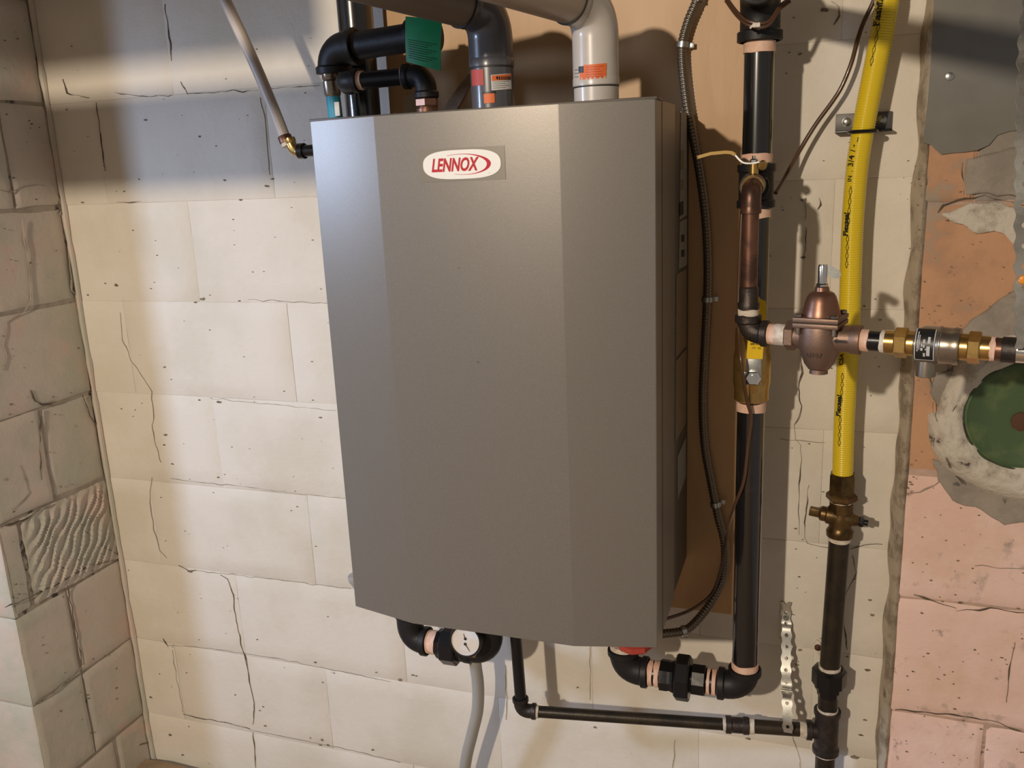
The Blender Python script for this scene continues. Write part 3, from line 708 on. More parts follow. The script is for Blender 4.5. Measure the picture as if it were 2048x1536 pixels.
bm = B(); box(bm, RG+V((0, 0, zf-.0003)), (fw-.003, fw-.003, .0022), ROT); obj('gasket', bm, 'ink', reg)
for sx in (-1, 1):
    for sy_ in (-1, 1):
        p = RG+FX*(sx*.023)+FN*(sy_*.023)+V((0, 0, zf+.006))
        bm = B(); hexa(bm, p, p+V((0, 0, .0055)), .0050, 6, .3); cyl(bm, p-V((0, 0, .022)), p, .0028, 12); obj('bolt', bm, 'nickel', reg)
bm = B(); ztb = P(1645, 573, RG.y).z-RG.z
h = ztb-zf-.006; lathe(bm, RG+V((.0, 0, zf+.006)), (0, 0, 1), [(0, .0250), (.004, .0246), (h*.25, .0228), (h*.50, .0204), (h*.68, .0180), (h*.78, .0155), (h*.83, .0120), (h*.85, .0094), (h*.98, .0088), (h, .0075), (h, .004)], 36)
obj('bell_cap', bm, 'bronzebell', reg)
zt2 = P(1645, 527, RG.y).z-RG.z
bm = B(); hexa(bm, RG+V((0, 0, ztb-.001)), RG+V((0, 0, ztb+.0045)), .0078, 6, .2); lathe(bm, RG+V((0, 0, ztb+.004)), (0, 0, 1), [(0, .0058), (zt2-ztb-.008, .0060), (zt2-ztb-.005, .0050), (zt2-ztb-.005, .0035)], 20); obj('relief_post', bm, 'chrome', reg)
bm = B(); p0 = RG+V((.003, -.001, zt2-.006)); p1 = P(1680, 553, RG.y-.002)
d = (p1-p0); L = d.length; d.normalize(); u = d.cross(V((0, 1, 0))).normalized()
prism(bm, [p0-u*.0058, p0+u*.0058, p0+d*(L-.004)+u*.0058, p0+d*L+u*.0025, p0+d*L-u*.0025, p0+d*(L-.004)-u*.0058], (0, .0016, 0)); obj('relief_lever', bm, 'steel', reg, smooth=False)
q = RG+V((0, 0, -.0225)); bm = text_bm("U107", (0, 0, 0), (1, 0, 0), (0, 0, 1), .0085, 0, 0, 1.1, 0, 'CENTER')
for v in bm.verts:
    an = v.co.x/.026; v.co = q+FX*(math.sin(an)*.0262)+FN*(math.cos(an)*.0262)+V((0, 0, v.co.z))
obj('cast_lettering', bm, 'cast', reg, smooth=False)
bm = B(); q = OR+DX*on(1688)+FN*.0186; w_ = .013
prism(bm, [q+DX*x+V((0, 0, z)) for x, z in ((-.009, 0), (-.0045, .0035), (-.0045, .0018), (.008, .0018), (.008, -.0018), (-.0045, -.0018), (-.0045, -.0035))], FN*.0006); obj('flow_arrow', bm, 'cast', reg, smooth=False)
# union and backflow preventer
bf = thing('backflow_preventer', OR+DX*on(1862), 'nickel and brass backflow preventer with black data label on the feed line', 'valve')
seg('union_end', 1771, 1792, .0152, 'brass', bf); seg('union_nut', 1790, 1816, .0195, 'brass', bf, 'hex'); seg('union_end', 1814, 1832, .0158, 'brass', bf)
a = on(1829); b = on(1922)
bm = B(); L = b-a; lathe(bm, OR+DX*a, DX, [(0, .016), (.002, .0195), (.008, .0215), (.010, .0230), (L*.52, .0230), (L*.54, .0238), (L*.58, .0238), (L*.60, .0228), (L-.010, .0222), (L-.006, .0235), (L-.001, .0225), (L, .015)], 36)
obj('valve_body', bm, 'nickel', bf)
# curved label
def wrap(t0, t1, a0, a1, r, n=14):
    bm = B(); rows = []
    for i in range(n+1):
        an = a0+(a1-a0)*i/n; rd = FN*math.cos(an)+V((0, 0, 1))*math.sin(an)
        rows.append([OR+DX*t0+rd*r, OR+DX*t1+rd*r, OR+DX*t1+rd*(r-.002), OR+DX*t0+rd*(r-.002)])
    loft(bm, rows); return bm
la, lb = on(1836), on(1873); lL = lb-la
lab = obj('data_label', wrap(la, lb, -.75, 1.15, .0234), 'blacklabel', bf, label='black data label with pale print')
obj('label_edge', wrap(la-.0006, la+.0004, -.77, 1.15, .02355), 'inklight', lab); obj('label_edge', wrap(lb-.0004, lb+.0006, -.77, 1.15, .02355), 'inklight', lab); obj('label_edge', wrap(la, lb, -.79, -.75, .02355), 'inklight', lab)
for t0, t1, a0, a1 in ((.62, .80, -.45, .10), (.66, .80, .25, .6), (.30, .42, -.15, .0), (.42, .52, .25, .45), (.32, .40, .06, .20), (.44, .52, .02, .17), (.45, .56, -.50, -.28), (.1, .16, -.2, .9), (.2, .24, -.1, .7), (.55, .60, -.12, -.02)):
    obj('print_mark', wrap(la+lL*t0, la+lL*t1, a0, a1, .0236, 4), 'inklight', lab)
p = OR+DX*on(1855)
bm = B(); lathe(bm, p-V((0, 0, .018)), (0, 0, -1), [(0, .0105), (.012, .0115), (.022, .0118), (.023, .0105), (.023, .0085), (.015, .0085)], 24); obj('vent_port', bm, 'nickel', bf)
seg('union_end', 1918, 1944, .0165, 'brass', bf); seg('union_nut', 1936, 1962, .0200, 'brass', bf, 'hex'); seg('union_end', 1960, 1982, .0150, 'brass', bf)
fl_ = thing('fill_adapter', OR+DX*on(2010), 'copper and steel adapter at the right end of the feed line', 'fitting')
seg('tape_ring', 1980, 1992, .0150, 'tape', fl_, 'tape'); seg('adapter', 1988, 2006, .0140, 'copper', fl_); seg('adapter_collar', 2004, 2034, .0155, 'cast', fl_); seg('tube', 2030, 2150, .0150, 'chrome', fl_)

# ------------------------------------------------------------------ yellow gas tubing
YG = -.050
ypts = [V((P(x, y, YG).x, YG, P(x, y, YG).z)) for x, y in ((1782, -60), (1775, 0), (1765, 60), (1755, 110), (1740, 185), (1727, 255), (1715, 330), (1707, 420), (1703, 500), (1700, 600), (1698, 660), (1693, 760), (1688, 850), (1685, 960))]
ypts = [ypts[0]+V((.045, .0, .62)), ypts[0]+V((.028, 0, .30))]+ypts; RY = .0162; path = resample(spline(ypts, 12), .00072)
bm = B(); tube(bm, path, RY, 20, rf=lambda i: RY-.0004+.00045*math.cos(i*2*math.pi/5))
gt = obj('gas_tubing', bm, 'yellow', ang=60, loc=path[-1]); tag(gt, 'yellow corrugated gas tubing with black printed marks running down the wall', 'tubing')
def on_tube(px, py, ang_):
    z = P(px, py, YG).z; q = min(path, key=lambda p: abs(p.z-z)); return q
def tube_text(s, py, size, up_=True, sxx=1.0, off=.02):
    t = text_bm(s, (0, 0, 0), (1, 0, 0), (0, 1, 0), size, 0, 0, sxx, off, 'CENTER'); zc_ = P(1700, py, YG).z
    for v in t.verts:
        lx, ly = v.co.x, v.co.y; z = zc_+lx
        q = min(path, key=lambda p: abs(p.z-z)); an = -.42-ly/RY
        v.co = V((q.x+math.sin(an)*(RY+.0004), q.y-math.cos(an)*(RY+.0004), z))
    obj('lettering', t, 'ink', gt, smooth=False)
def chain(py0, n, pitch=.0145):
    bm = B(); z = P(1700, py0, YG).z
    for i in range(n):
        q4 = []
        for a_, b_ in ((0, 0), (.5, 1), (1, 0), (.5, -1)):
            zz = z-(i+a_)*pitch; an = -.42+b_*.13; q = min(path, key=lambda p: abs(p.z-zz))
            q4.append(V((q.x+math.sin(an)*(RY+.0003), q.y-math.cos(an)*(RY+.0003), zz)))
        for k in range(4): tube(bm, [q4[k], q4[(k+1) % 4]], .00035, 4)
    obj('print_mark', bm, 'ink', gt, smooth=False)
tube_text('Flashflex', 24, .014, off=.04); chain(52, 4); tube_text('3/4', 322, .013); tube_text('IN  .', 352, .009); tube_text('/ - _', 290, .012)
chain(372, 4); tube_text('Flexseal', 447, .011, off=.05); chain(468, 4, .0125); tube_text('CSA', 716, .010); chain(742, 4, .0125); tube_text('Flexseal', 808, .011, off=.05); chain(828, 4, .0125)
# bracket
q = P(1727, 250, -.02)
br = thing('tubing_bracket', q, 'dark steel bracket screwed to the wall around the yellow gas tubing', 'bracket')
zb_ = P(1727, 262, -.03).z; xa, xb_ = P(1671, 250, -.01).x, P(1784, 250, -.01).x; pxq = min(path, key=lambda p: abs(p.z-zb_)).x
bm = B(); box(bm, ((xa+xb_)/2, -.0035, zb_+.014), (xb_-xa, .003, .026), bev=.0008); obj('back_plate', bm, 'strapdark', br)
bm = B(); box(bm, ((xa+xb_)/2, -.014, zb_), (xb_-xa, .022, .0035), bev=.0008); obj('lower_flange', bm, 'black', br)
bm = B(); pts = [V((pxq+math.cos(a)*(RY+.003), YG-math.sin(a)*(RY+.003), zb_-.001)) for a in [math.radians(t) for t in range(-55, 236, 15)]]
tube(bm, pts, .0026, 8); obj('ring', bm, 'black', br)
for xx in (P(1693, 250, -.006).x, P(1763, 250, -.006).x):
    bm = B(); lathe(bm, (xx, -.0045, zb_+.015), (0, -1, 0), [(0, .007), (.001, .007), (.0015, .0055), (.004, .0050), (.005, .003)], 18); obj('screw', bm, 'steel', br)

# gas cock, iron drop and run to the boiler
xg = path[-1].x; YGp = -.055
zg = lambda py: P(1670, py, YGp).z
gf = thing('tubing_fitting', (xg, YGp, zg(1000)), 'tarnished brass hex fitting at the lower end of the yellow tubing', 'fitting')
bm = B(); hexa(bm, (xg, YG, zg(990)), (xg, YG, zg(948)), .0215, 6, .45); obj('hex_nut', bm, 'darkbrass', gf, ang=20)
bm = B(); hexa(bm, (xg, YG, zg(1003)), (xg, YG, zg(986)), .0245, 6, .9, .004); obj('hex_nut', bm, 'darkbrass', gf, ang=20)
obj('tape_ring', tape_bm((xg, YG, zg(1006)), (xg, YG, zg(1000)), .017, 4), 'ptfe', gf)
gc = thing('gas_cock', (xg, YGp, zg(1040)), 'dark brass gas shutoff cock with square key below the yellow tubing', 'valve')
z0 = zg(1076); z1 = zg(1005)
bm = B(); L = z1-z0; hexa(bm, (xg, YG, z1-.018), (xg, YG, z1), .0195, 8, .4); lathe(bm, (xg, YG, z0), (0, 0, 1), [(0, .0165), (.003, .021), (.012, .0215), (.016, .0185), (L*.35, .0175), (L*.5, .020), (L*.62, .0185), (L-.016, .0175)], 24); obj('valve_body', bm, 'darkbrass', gc)
zk = zg(1034)
kd = V((1, -.12, -.10)).normalized(); kc = V((xg, YG-.004, zk))
bm = B(); lathe(bm, kc-kd*.033, kd, [(0, .010), (.003, .0125), (.010, .0125), (.012, .015), (.022, .0150), (.044, .0125), (.060, .0085), (.062, .006)], 24); obj('plug', bm, 'darkbrass', gc)
bm = B(); q = kc-kd*.040; box(bm, q, (.018, .013, .013), kd.to_track_quat('X', 'Z').to_matrix(), .001); obj('square_key', bm, 'darkbrass', gc)
bm = B(); hexa(bm, kc+kd*.028, kc+kd*.036, .0085, 6); cyl(bm, kc+kd*.034, kc+kd*.042, .005, 14); obj('end_nut', bm, 'black', gc)
YGp = YG
gp = thing('gas_supply_pipe', (xg, YG, zg(1460)), 'oiled black iron gas pipe dropping down the wall beside the pink masonry', 'pipe')
RG_ = .0167
zu1, zu0 = zg(1338), zg(1392); ztt, ztb_ = zg(1422), zg(1506)
xgd = P(1661, 1300, YG).x
def gx(z): return xg+(xgd-xg)*min(1, max(0, (z0-z)/(z0-zg(1300))))
gl = lambda z: V((gx(z), YG, z))
bm = B(); cyl(bm, gl(zu1-.004), gl(z0+.004), RG_, 26); obj('pipe', bm, 'oiledblack', gp)
obj('tape_ring', tape_bm(gl(z0-.006), gl(z0+.001), RG_*1.06, 2), 'ptfe', gp)
obj('tape_ring', tape_bm(gl(zu1-.002), gl(zu1+.006), RG_*1.08, 5), 'ptfe', gp)
bm = B(); lathe(bm, gl(zu0), (0, 0, 1), [(0, .0185), (.010, .0195), (.012, .023), (.022, .024), (.023, .0285), (zu1-zu0-.003, .0285), (zu1-zu0, .022), (zu1-zu0, .015)], 8); obj('union_nut', bm, 'black', gp, ang=25)
bm = B(); cyl(bm, gl(ztt-.01), gl(zu0+.005), .0165, 22); obj('nipple', bm, 'oiledblack', gp)
zt_ = P(1650, 1462, YG).z
bm = B(); LT = ztt-ztb_; lathe(bm, gl(ztb_), (0, 0, 1), [(0, .018), (0, .0225), (.008, .0225), (.010, .020), (LT-.010, .020), (LT-.008, .0225), (LT, .0225), (LT, .017)], 24)
lathe(bm, gl(zt_), (-1, -.14, 0), [(0, .014), (.024, .014), (.025, .0175), (.034, .0175), (.034, .011)], 22); obj('tee', bm, 'cast', gp)
bm = B(); cyl(bm, gl(ztb_-.25), gl(ztb_+.002), .0165, 22); obj('pipe', bm, 'oiledblack', gp)
for z in (ztt+.001, ztb_-.004): obj('tape_ring', tape_bm(gl(z-.002), gl(z+.003), .0172, z*9), 'ptfe', gp)
# horizontal branch
yE = -.135; eC = V((P(1042, 1408, yE).x, yE, zt_)); T0 = gl(zt_); dB = (eC-T0); LB = dB.length; dB.normalize()
gb = thing('gas_branch_pipe', eC, 'thin black iron gas pipe running level below the boiler and up into it', 'pipe')
RB = .0107
sc = LB*.245
bm = B(); cyl(bm, T0+dB*.030, T0+dB*sc, RB*1.15, 20); obj('nipple', bm, 'oiledblack', gb)
bm = B(); lathe(bm, T0+dB*(sc-.002), dB, [(0, .0125), (.001, .0155), (.010, .0158), (.012, .014), (.030, .0138), (.032, .0158), (.041, .0155), (.041, .0115)], 12); obj('coupling', bm, 'cast', gb)
bm = B(); cyl(bm, T0+dB*(sc+.035), eC-dB*.015, RB, 20); obj('pipe', bm, 'oiledblack', gb)
obj('tape_ring', tape_bm(T0+dB*(sc-.010), T0+dB*(sc-.001), .0137, 8), 'ptfe', gb); obj('tape_ring', tape_bm(T0+dB*(sc+.038), T0+dB*(sc+.044), .0122, 6), 'ptfe', gb)
obj('tape_ring', tape_bm(eC-dB*.033, eC-dB*.025, .0118, 7), 'ptfe', gb); obj('tape_ring', tape_bm(T0+dB*.033, T0+dB*.045, .0132, 9), 'ptfe', gb)
obj('elbow', elbow_bm(eC, -dB, (-.03, 0, 1), .0130, .016, .028, .027, 1.16, .007), 'cast', gb)
bm = B(); cyl(bm, eC+V((0, 0, .02)), V((P(1030, 1290, yE).x-.002, yE, zb+.002)), RB, 20); obj('pipe', bm, 'black', gb)

# perforated hanger strap holding the branch
st = [P(x, y, d) for x, y, d in ((1572, 1204, -.004), (1572, 1225, -.004), (1572, 1245, -.008), (1573, 1262, -.016), (1573, 1300, -.026), (1572, 1340, -.040), (1573, 1372, -.055), (1574, 1382, -.052), (1574, 1400, -.064), (1575, 1440, -.078), (1576, 1466, -.080))]
def perf_strap(name, pts, label, wbase=.0082, big=.0032, pitch=.0200, par=None):
    pl = resample(spline(pts, 8), .0013); ax = V((1, 0, 0)); rows = []; s = 0
    bm = B()
    # outline with scalloped edges, holes cut as gaps in a strip grid
    cols = (-1, -.42, 0, .42, 1); grid = []
    for i, p in enumerate(pl):
        t = (pl[min(i+1, len(pl)-1)]-pl[max(i-1, 0)]).normalized(); nn = ax.cross(t).normalized()
        wv = wbase*(1+.13*math.cos(i*.0013*2*math.pi/pitch)); row = []
        ph = (i*.0013) % pitch; dh = abs(ph-pitch/2 if ph > 0 else 0)
        c0 = min(ph, pitch-ph)
        row = [p-ax*wv, p-ax*wbase*.45, p+ax*wbase*.45, p+ax*wv]
        h = math.sqrt(max(0, big**2-c0**2))
        row = [p-ax*wv, p-ax*h, p+ax*h, p+ax*wv] if h > 0 else [p-ax*wv, p-ax*.00001, p+ax*.00001, p+ax*wv]
        grid.append((row, h > 0, nn))
    th = .0009
    vs = [([bm.verts.new(q+nn*th) for q in r], [bm.verts.new(q-nn*th) for q in r]) for r, h, nn in grid]
    for k in range(len(vs)-1):
        (a, a2), (b, b2) = vs[k], vs[k+1]; hole = grid[k][1] and grid[k+1][1]
        for j in range(3):
            if j == 1 and (grid[k][1] or grid[k+1][1]): continue
            bm.faces.new((a[j], a[j+1], b[j+1], b[j])); bm.faces.new((b2[j], b2[j+1], a2[j+1], a2[j]))
        bm.faces.new((a[0], b[0], b2[0], a2[0])); bm.faces.new((a[3], b[3], b2[3], a2[3]))
    if par: return obj(name, bm, 'galv', par, smooth=False)
    o = obj(name, bm, 'galv', smooth=False, loc=pts[0]); tag(o, label, 'strap'); return o
hs = thing('pipe_strap', st[0], 'narrow perforated galvanised strap hanging from the wall onto the thin gas pipe', 'strap')
perf_strap('strap_band', st, None, par=hs)
q = P(1572, 1236, -.008); bm = B(); lathe(bm, q, (0, -1, 0), [(0, .0050), (.002, .0045), (.004, .002)], 14); obj('screw', bm, 'steel', hs)
# second strap at the right edge, much nearer the viewer
s2 = [P(2062, 40, -.26)+V((.02, .02, .72)), P(2062, 40, -.26)+V((.01, .01, .30))]+[P(x, y, d) for x, y, d in ((2062, 40, -.26), (2056, 160, -.28), (2052, 280, -.30), (2050, 400, -.31), (2050, 520, -.33), (2050, 620, -.345), (2052, 700, -.36))]
h2 = thing('hanger_strap', s2[-1], 'bright perforated strap at the right edge above the feed line end', 'strap')
perf_strap('strap_band', s2, None, .0105, .0036, .0240, h2)
q = P(2047, 559, -.34); bm = B(); lathe(bm, q, (0, -1, 0), [(0, .0055), (.003, .005), (.004, .003)], 16); obj('rivet', bm, 'orangeplastic', h2, label='orange plastic rivet')

# ------------------------------------------------------------------ return loop and gauge under the boiler
yL = -.15; zLp = P(905, 1290, yL).z
xa_ = P(821, 1262, yL).x; xb2 = P(979, 1303, yL).x
rl = thing('return_pipe', (xa_, yL, zLp), 'black iron return loop with union under the left side of the boiler', 'pipe')
RL = .0212
obj('elbow', elbow_bm((xa_, yL, zLp), (0, 0, 1), (1, 0, 0), RL*1.15, .034, .06, .036, 1.12, .010), 'matteblack', rl)
bm = B(); cyl(bm, (xa_, yL, zLp+.055), (xa_, yL, zb+.002), RL, 24); obj('pipe', bm, 'black', rl)
xn = P(862, 1275, yL).x; xm = P(880, 1280, yL).x
obj('tape_ring', tape_bm((xa_+.036, yL, zLp), (xm-.004, yL, zLp), RL*1.04, 2), 'tape', rl)
xq0, xq1 = xm-.004, P(925, 1285, yL).x
bm = B(); hexa(bm, (xq0, yL, zLp), (xq0+.014, yL, zLp), RL*1.28, 8, .2); obj('union_end', bm, 'black', rl, ang=25)
bm = B(); hexa(bm, (xq0+.012, yL, zLp), (xq1-.006, yL, zLp), RL*1.72, 8, .35, .003); obj('union_nut', bm, 'black', rl, ang=25)
bm = B(); hexa(bm, (xq1-.008, yL, zLp), (xq1+.006, yL, zLp), RL*1.28, 8, .2); obj('union_end', bm, 'black', rl, ang=25)
obj('tape_ring', tape_bm((xq1+.004, yL, zLp), (xb2-.042, yL, zLp), RL*1.03, 4), 'tape', rl)
obj('elbow', elbow_bm((xb2, yL, zLp), (-1, 0, 0), (.0, .0, 1), RL*1.22, .032, .046, .06, 1.10, .012), 'matteblack', rl)
bm = B(); cyl(bm, (xb2, yL, zLp+.05), (xb2, yL, zb+.002), RL, 24); obj('pipe', bm, 'matteblack', rl)
gq = P(932, 1281, -.205)
gd = V((.05, -.93, .16)).normalized()
ga = thing('pressure_gauge', gq, 'round white-faced gauge in a black rim under the boiler', 'gauge')
bm = B(); lathe(bm, gq, gd, [(-.020, .022), (-.018, .0290), (.004, .0298), (.006, .029), (.006, .0262), (.003, .0260), (.003, .001)], 40); obj('gauge_case', bm, 'black', ga)
bm = B(); lathe(bm, gq+gd*.0032, gd, [(0, .0258), (.0006, .0258)], 40); face = obj('dial', bm, 'gaugeface', ga, smooth=False)
_, gu, gv = frame(gd); gr = V((1, 0, 0)); gr = (gr-gd*gr.dot(gd)).normalized(); gz = gd.cross(gr); gz = -gz if gz.z < 0 else gz
for dz, (ex, ez) in ((.0045, (-.0035, .009)), (-.005, (.0085, -.012))):
    c = gq+gd*.0042+gz*dz; bm = B(); cyl(bm, c-gd*.0004, c+gd*.0006, .0026, 16); e = c+gr*ex+gz*ez
    s_ = (e-c).normalized().cross(gd)*.0006; prism(bm, [c-s_*1.6, c+s_*1.6, e+s_*.4, e-s_*.4], gd*.0004); obj('needle', bm, 'ink', face, smooth=False)
bm = B()
for k in range(24):
    a = math.radians(30+k*300/23-90-60)
    c = gq+gd*.0039+(gr*math.cos(a)+gz*math.sin(a))*.0195; t = (gr*math.cos(a)+gz*math.sin(a)); s_ = t.cross(gd)*.00022
    prism(bm, [c-s_, c+s_, c+t*.0016+s_, c+t*.0016-s_], gd*.0002)
obj('dial_marks', bm, 'inklight', face, smooth=False)
bm = B(); cyl(bm, gq-gd*.018, V((gq.x, yL-.02, zLp)), .007, 14); obj('gauge_stem', bm, 'brass', ga)
# grey vinyl drain hose
dp = spline([P(948, 1262, -.10), P(950, 1320, -.10), P(956, 1370, -.095), P(955, 1420, -.09), P(945, 1465, -.085), P(934, 1510, -.08), P(926, 1560, -.07), P(918, 1610, -.07)], 8)
bm = B(); tube(bm, dp, .0118, 18); o = obj('drain_hose', bm, 'vinyl', loc=dp[-1]); tag(o, 'grey vinyl drain hose hanging down from below the gauge', 'hose')
# small clear trap bulb peeking out on the left of the boiler
q = P(704, 1152, -.06); bm = B(); lathe(bm, q+V((.012, 0, -.03)), (-.1, 0, 1), [(0, .006), (.012, .011), (.022, .016), (.032, .0165), (.034, .0155)], 20)
o = obj('drain_funnel', bm, 'vinyl', loc=q); tag(o, 'small translucent drain funnel peeking out left of the boiler', 'funnel')

# ------------------------------------------------------------------ top connections
yT = -.25
def collar(bm, p, d, r, L): lathe(bm, p, d, [(0, r*.97), (.001, r), (L-.001, r), (L, r*.97)], 36)
PA = math.radians(64)
pd = V((-math.cos(PA), -math.sin(PA), .10)).normalized()
def vent(name, px, pyb, m_el, m_st, m_pipe, label, pipelabel, grp, rdy, zj, mlow):
    x = P(px, pyb, yT).x; r = .0315; t = thing(name, (x, yT, zt), label, 'pipe')
    zjoint = P(px, zj, yT-r).z; zcc = P(px, rdy, yT-r).z+.012
    bm = B(); collar(bm, (x, yT, zt-.012), (0, 0, 1), r*.975, zjoint-zt+.012); obj('vent_collar', bm, mlow, t)
    bm = B(); lathe(bm, (x, yT, zjoint-.0012), (0, 0, 1), [(0, r*.985), (.0024, r*.985)], 36); obj('joint_ring', bm, 'ink', t)
    bm = elbow_bm((x, yT, zcc+.028), (0, 0, -1), pd, r, .040, zcc+.028-zjoint-.0008, .052, 1.02, .010, 32); obj('elbow', bm, m_el, t)
    s = V((x, yT, zcc+.028))+pd*.050
    bm = B(); lathe(bm, s+pd*.0015, pd, [(0, r*1.04), (.0014, r*1.04)], 36); obj('joint_ring', bm, 'ink', t)
    bm = B(); cyl(bm, s, s+pd*.95, r*.97, 36); obj('pipe', bm, m_pipe, t, label=pipelabel)
    return t, x, r
def clabel(t, x, r, px0, px1, py0, py1, m, par=None, name='label', n=8, e=.0006):
    """label wrapped on a vertical pipe at (x, yT)"""
    def an(px):
        best = min(range(-85, 86), key=lambda a: abs((lambda c: 1024+F*c.dot(R_)/c.dot(_f))(V((x+math.sin(math.radians(a))*r, yT-math.cos(math.radians(a))*r, 1.58))-CAM)-px))
        return math.radians(best)
    a0, a1 = an(px0), an(px1); bm = B(); rows = []
    for i in range(n+1):
        a = a0+(a1-a0)*i/n; dd = V((math.sin(a), -math.cos(a), 0)); base = V((x, yT, 0))+dd*(r+e)
        mid = V((x, yT, 1.58))+dd*r; z0_ = P(px0, py1, mid.y).z; z1_ = P(px0, py0, mid.y).z
        b2 = V((x, yT, 0))+dd*(r-.001)
        rows.append([base+V((0, 0, z0_)), base+V((0, 0, z1_)), b2+V((0, 0, z1_)), b2+V((0, 0, z0_))])
    loft(bm, rows); return obj(name, bm, m, par or t, ang=60)
tL, xLp, rL = vent('intake_vent', 985, 170, 'pvcgrey', 'pvcgrey', 'pvcpipedark', 'dark grey plastic vent elbow and pipe on the boiler top, left of the white one', 'dusty brown-grey pipe', None, 75, 131, 'pvcgrey')
rw = rL*.99
clabel(tL, xLp, rw, 945, 968, 140, 172, 'redlabel'); clabel(tL, xLp, rw, 982, 1022, 150, 181, 'whitelabel')
o_ = clabel(tL, xLp, rw, 984, 1021, 151, 162, 'orangelabel', e=.0009); clabel(tL, xLp, rw, 966, 988, 188, 207, 'orangelabel'); clabel(tL, xLp, rw, 964, 990, 184, 188, 'blacklabel')
clabel(tL, xLp, rw, 992, 996, 153, 159, 'ink', e=.0012, name='print_mark')
for k in range(6): clabel(tL, xLp, rw, 998+k*4, 1000+k*4, 153, 160, 'ink', e=.0012, name='print_mark', n=2)
for k in range(4): clabel(tL, xLp, rw, 985, 1016-(k % 2)*6, 164+k*4, 165+k*4, 'greylabel', e=.0009, name='print_mark')
tR_, xRp, rR = vent('exhaust_vent', 1192, 150, 'pvcwhite', 'pvcwhite', 'pvcpipe', 'pale grey-white plastic vent elbow and pipe on the boiler top with orange label', 'beige-grey plastic pipe', None, 70, 170, 'pvcwhite')
clabel(tR_, xRp, rR, 1160, 1212, 141, 160, 'orangelabel'); clabel(tR_, xRp, rR, 1168, 1213, 130, 142, 'orangelabel'); clabel(tR_, xRp, rR, 1158, 1168, 133, 146, 'blacklabel', e=.0009)
for k in range(5): clabel(tR_, xRp, rR, 1172, 1207-(k*7) % 9, 134+k*5, 135.4+k*5, 'redlabel', e=.0009, name='print_mark')
for k in range(3): clabel(tR_, xRp, rR, 1150, 1157, 139+k*7, 141+k*7, 'greylabel', name='print_mark')

# pressure relief / white plastic discharge line at upper left
yW = -.20
wl_ = thing('discharge_tube', P(590, 300, yW), 'slanting white plastic tube dropping from above to the left side of the boiler', 'tube')
e0 = P(592, 304, yW); e1_ = P(572, 283, yW); topw = P(432, -40, yW)
e1_ = P(570, 276, yW)
bm = B(); tube(bm, spline([topw+(topw-P(505, 118, yW))*3.2, topw, P(505, 118, yW), P(545, 212, yW), e1_], 6), .0093, 18); obj('tube', bm, 'whitehose', wl_)
dw = (e1_-P(545, 212, yW)).normalized()
bm = B(); lathe(bm, e1_-dw*.004, dw, [(0, .0105), (.001, .0112), (.011, .0112), (.012, .0095)], 20); obj('crimp_ring', bm, 'copper', wl_)
obj('tape_ring', tape_bm(e1_+dw*.008, e1_+dw*.013, .0100, 3), 'ptfe', wl_)
ec = P(588, 303, yW); ec = V((ec.x, yW, ec.z))
obj('brass_elbow', elbow_bm(ec, -dw, (1, 0, -.05), .0088, .012, .022, .015, 1.1, .006), 'brass', wl_)
bm = B(); cyl(bm, ec+V((.012, 0, 0)), (bx0+.002, yW, ec.z), .0095, 18); lathe(bm, ec+V((.010, 0, 0)), (1, 0, 0), [(0, .010), (0, .0125), (.010, .0125), (.010, .009)], 20); obj('nipple', bm, 'black', wl_)

# black iron piping above the left of the boiler
yv = -.07
q = P(722, 150, yv); xbv = q.x
bm = B(); cyl(bm, (xbv, yv, zt-.3), (xbv-.004, yv, 2.42), .0300, 30); o = obj('drop_pipe', bm, 'glossblack', loc=(xbv, yv, zt-.3)); tag(o, 'thick black vertical pipe behind the boiler top left', 'pipe')
yu = -.16
ut = thing('air_vent_piping', P(665, 110, yu), 'black iron elbow and level pipe over the upper left boiler corner', 'pipe')
ce_ = P(663, 100, yu); pr = P(800, 88, yu); dd = V((pr.x-ce_.x, -.012, .004)).normalized()
obj('elbow', elbow_bm(ce_, (0, .05, -1), dd, .0255, .034, .036, .050, 1.12, .010), 'matteblack', ut)
bm = B(); cyl(bm, ce_+dd*.045, ce_+dd*.150, .0212, 26); obj('pipe', bm, 'matteblack', ut)
obj('tape_ring', tape_bm(ce_+dd*.146, ce_+dd*.153, .0222, 6), 'ptfe', ut)
bm = B(); lathe(bm, ce_+dd*.148, dd, [(0, .024), (0, .027), (.012, .027), (.014, .024), (.030, .024), (.032, .027), (.044, .027), (.044, .02)], 26); obj('coupling', bm, 'matteblack', ut)
bh = thing('relief_hose', P(665, 200, yu), 'blue sleeved hose with steel ferrule below the black elbow', 'hose')
f0 = P(659, 140, yu); f1 = P(666, 193, yu); f2 = P(675, 262, yu)
d_ = (f1-f0).normalized(); Lf = (f1-f0).length
bm = B(); lathe(bm, f0-d_*.004, d_, [(0, .0125), (.006, .0138), (.018, .0135), (.020, .0120), (.022, .0138), (Lf, .0135), (Lf+.004, .0118)], 26); obj('ferrule', bm, 'nickel', bh)
bm = B(); cyl(bm, f1, f2, .0118, 20); obj('sleeve', bm, 'blue', bh)
bm = B(); bb = P(675, 218, yu-.0125); box(bm, bb, (.009, .004, .022), bev=.001); obj('label', bm, 'whitelabel', bh)
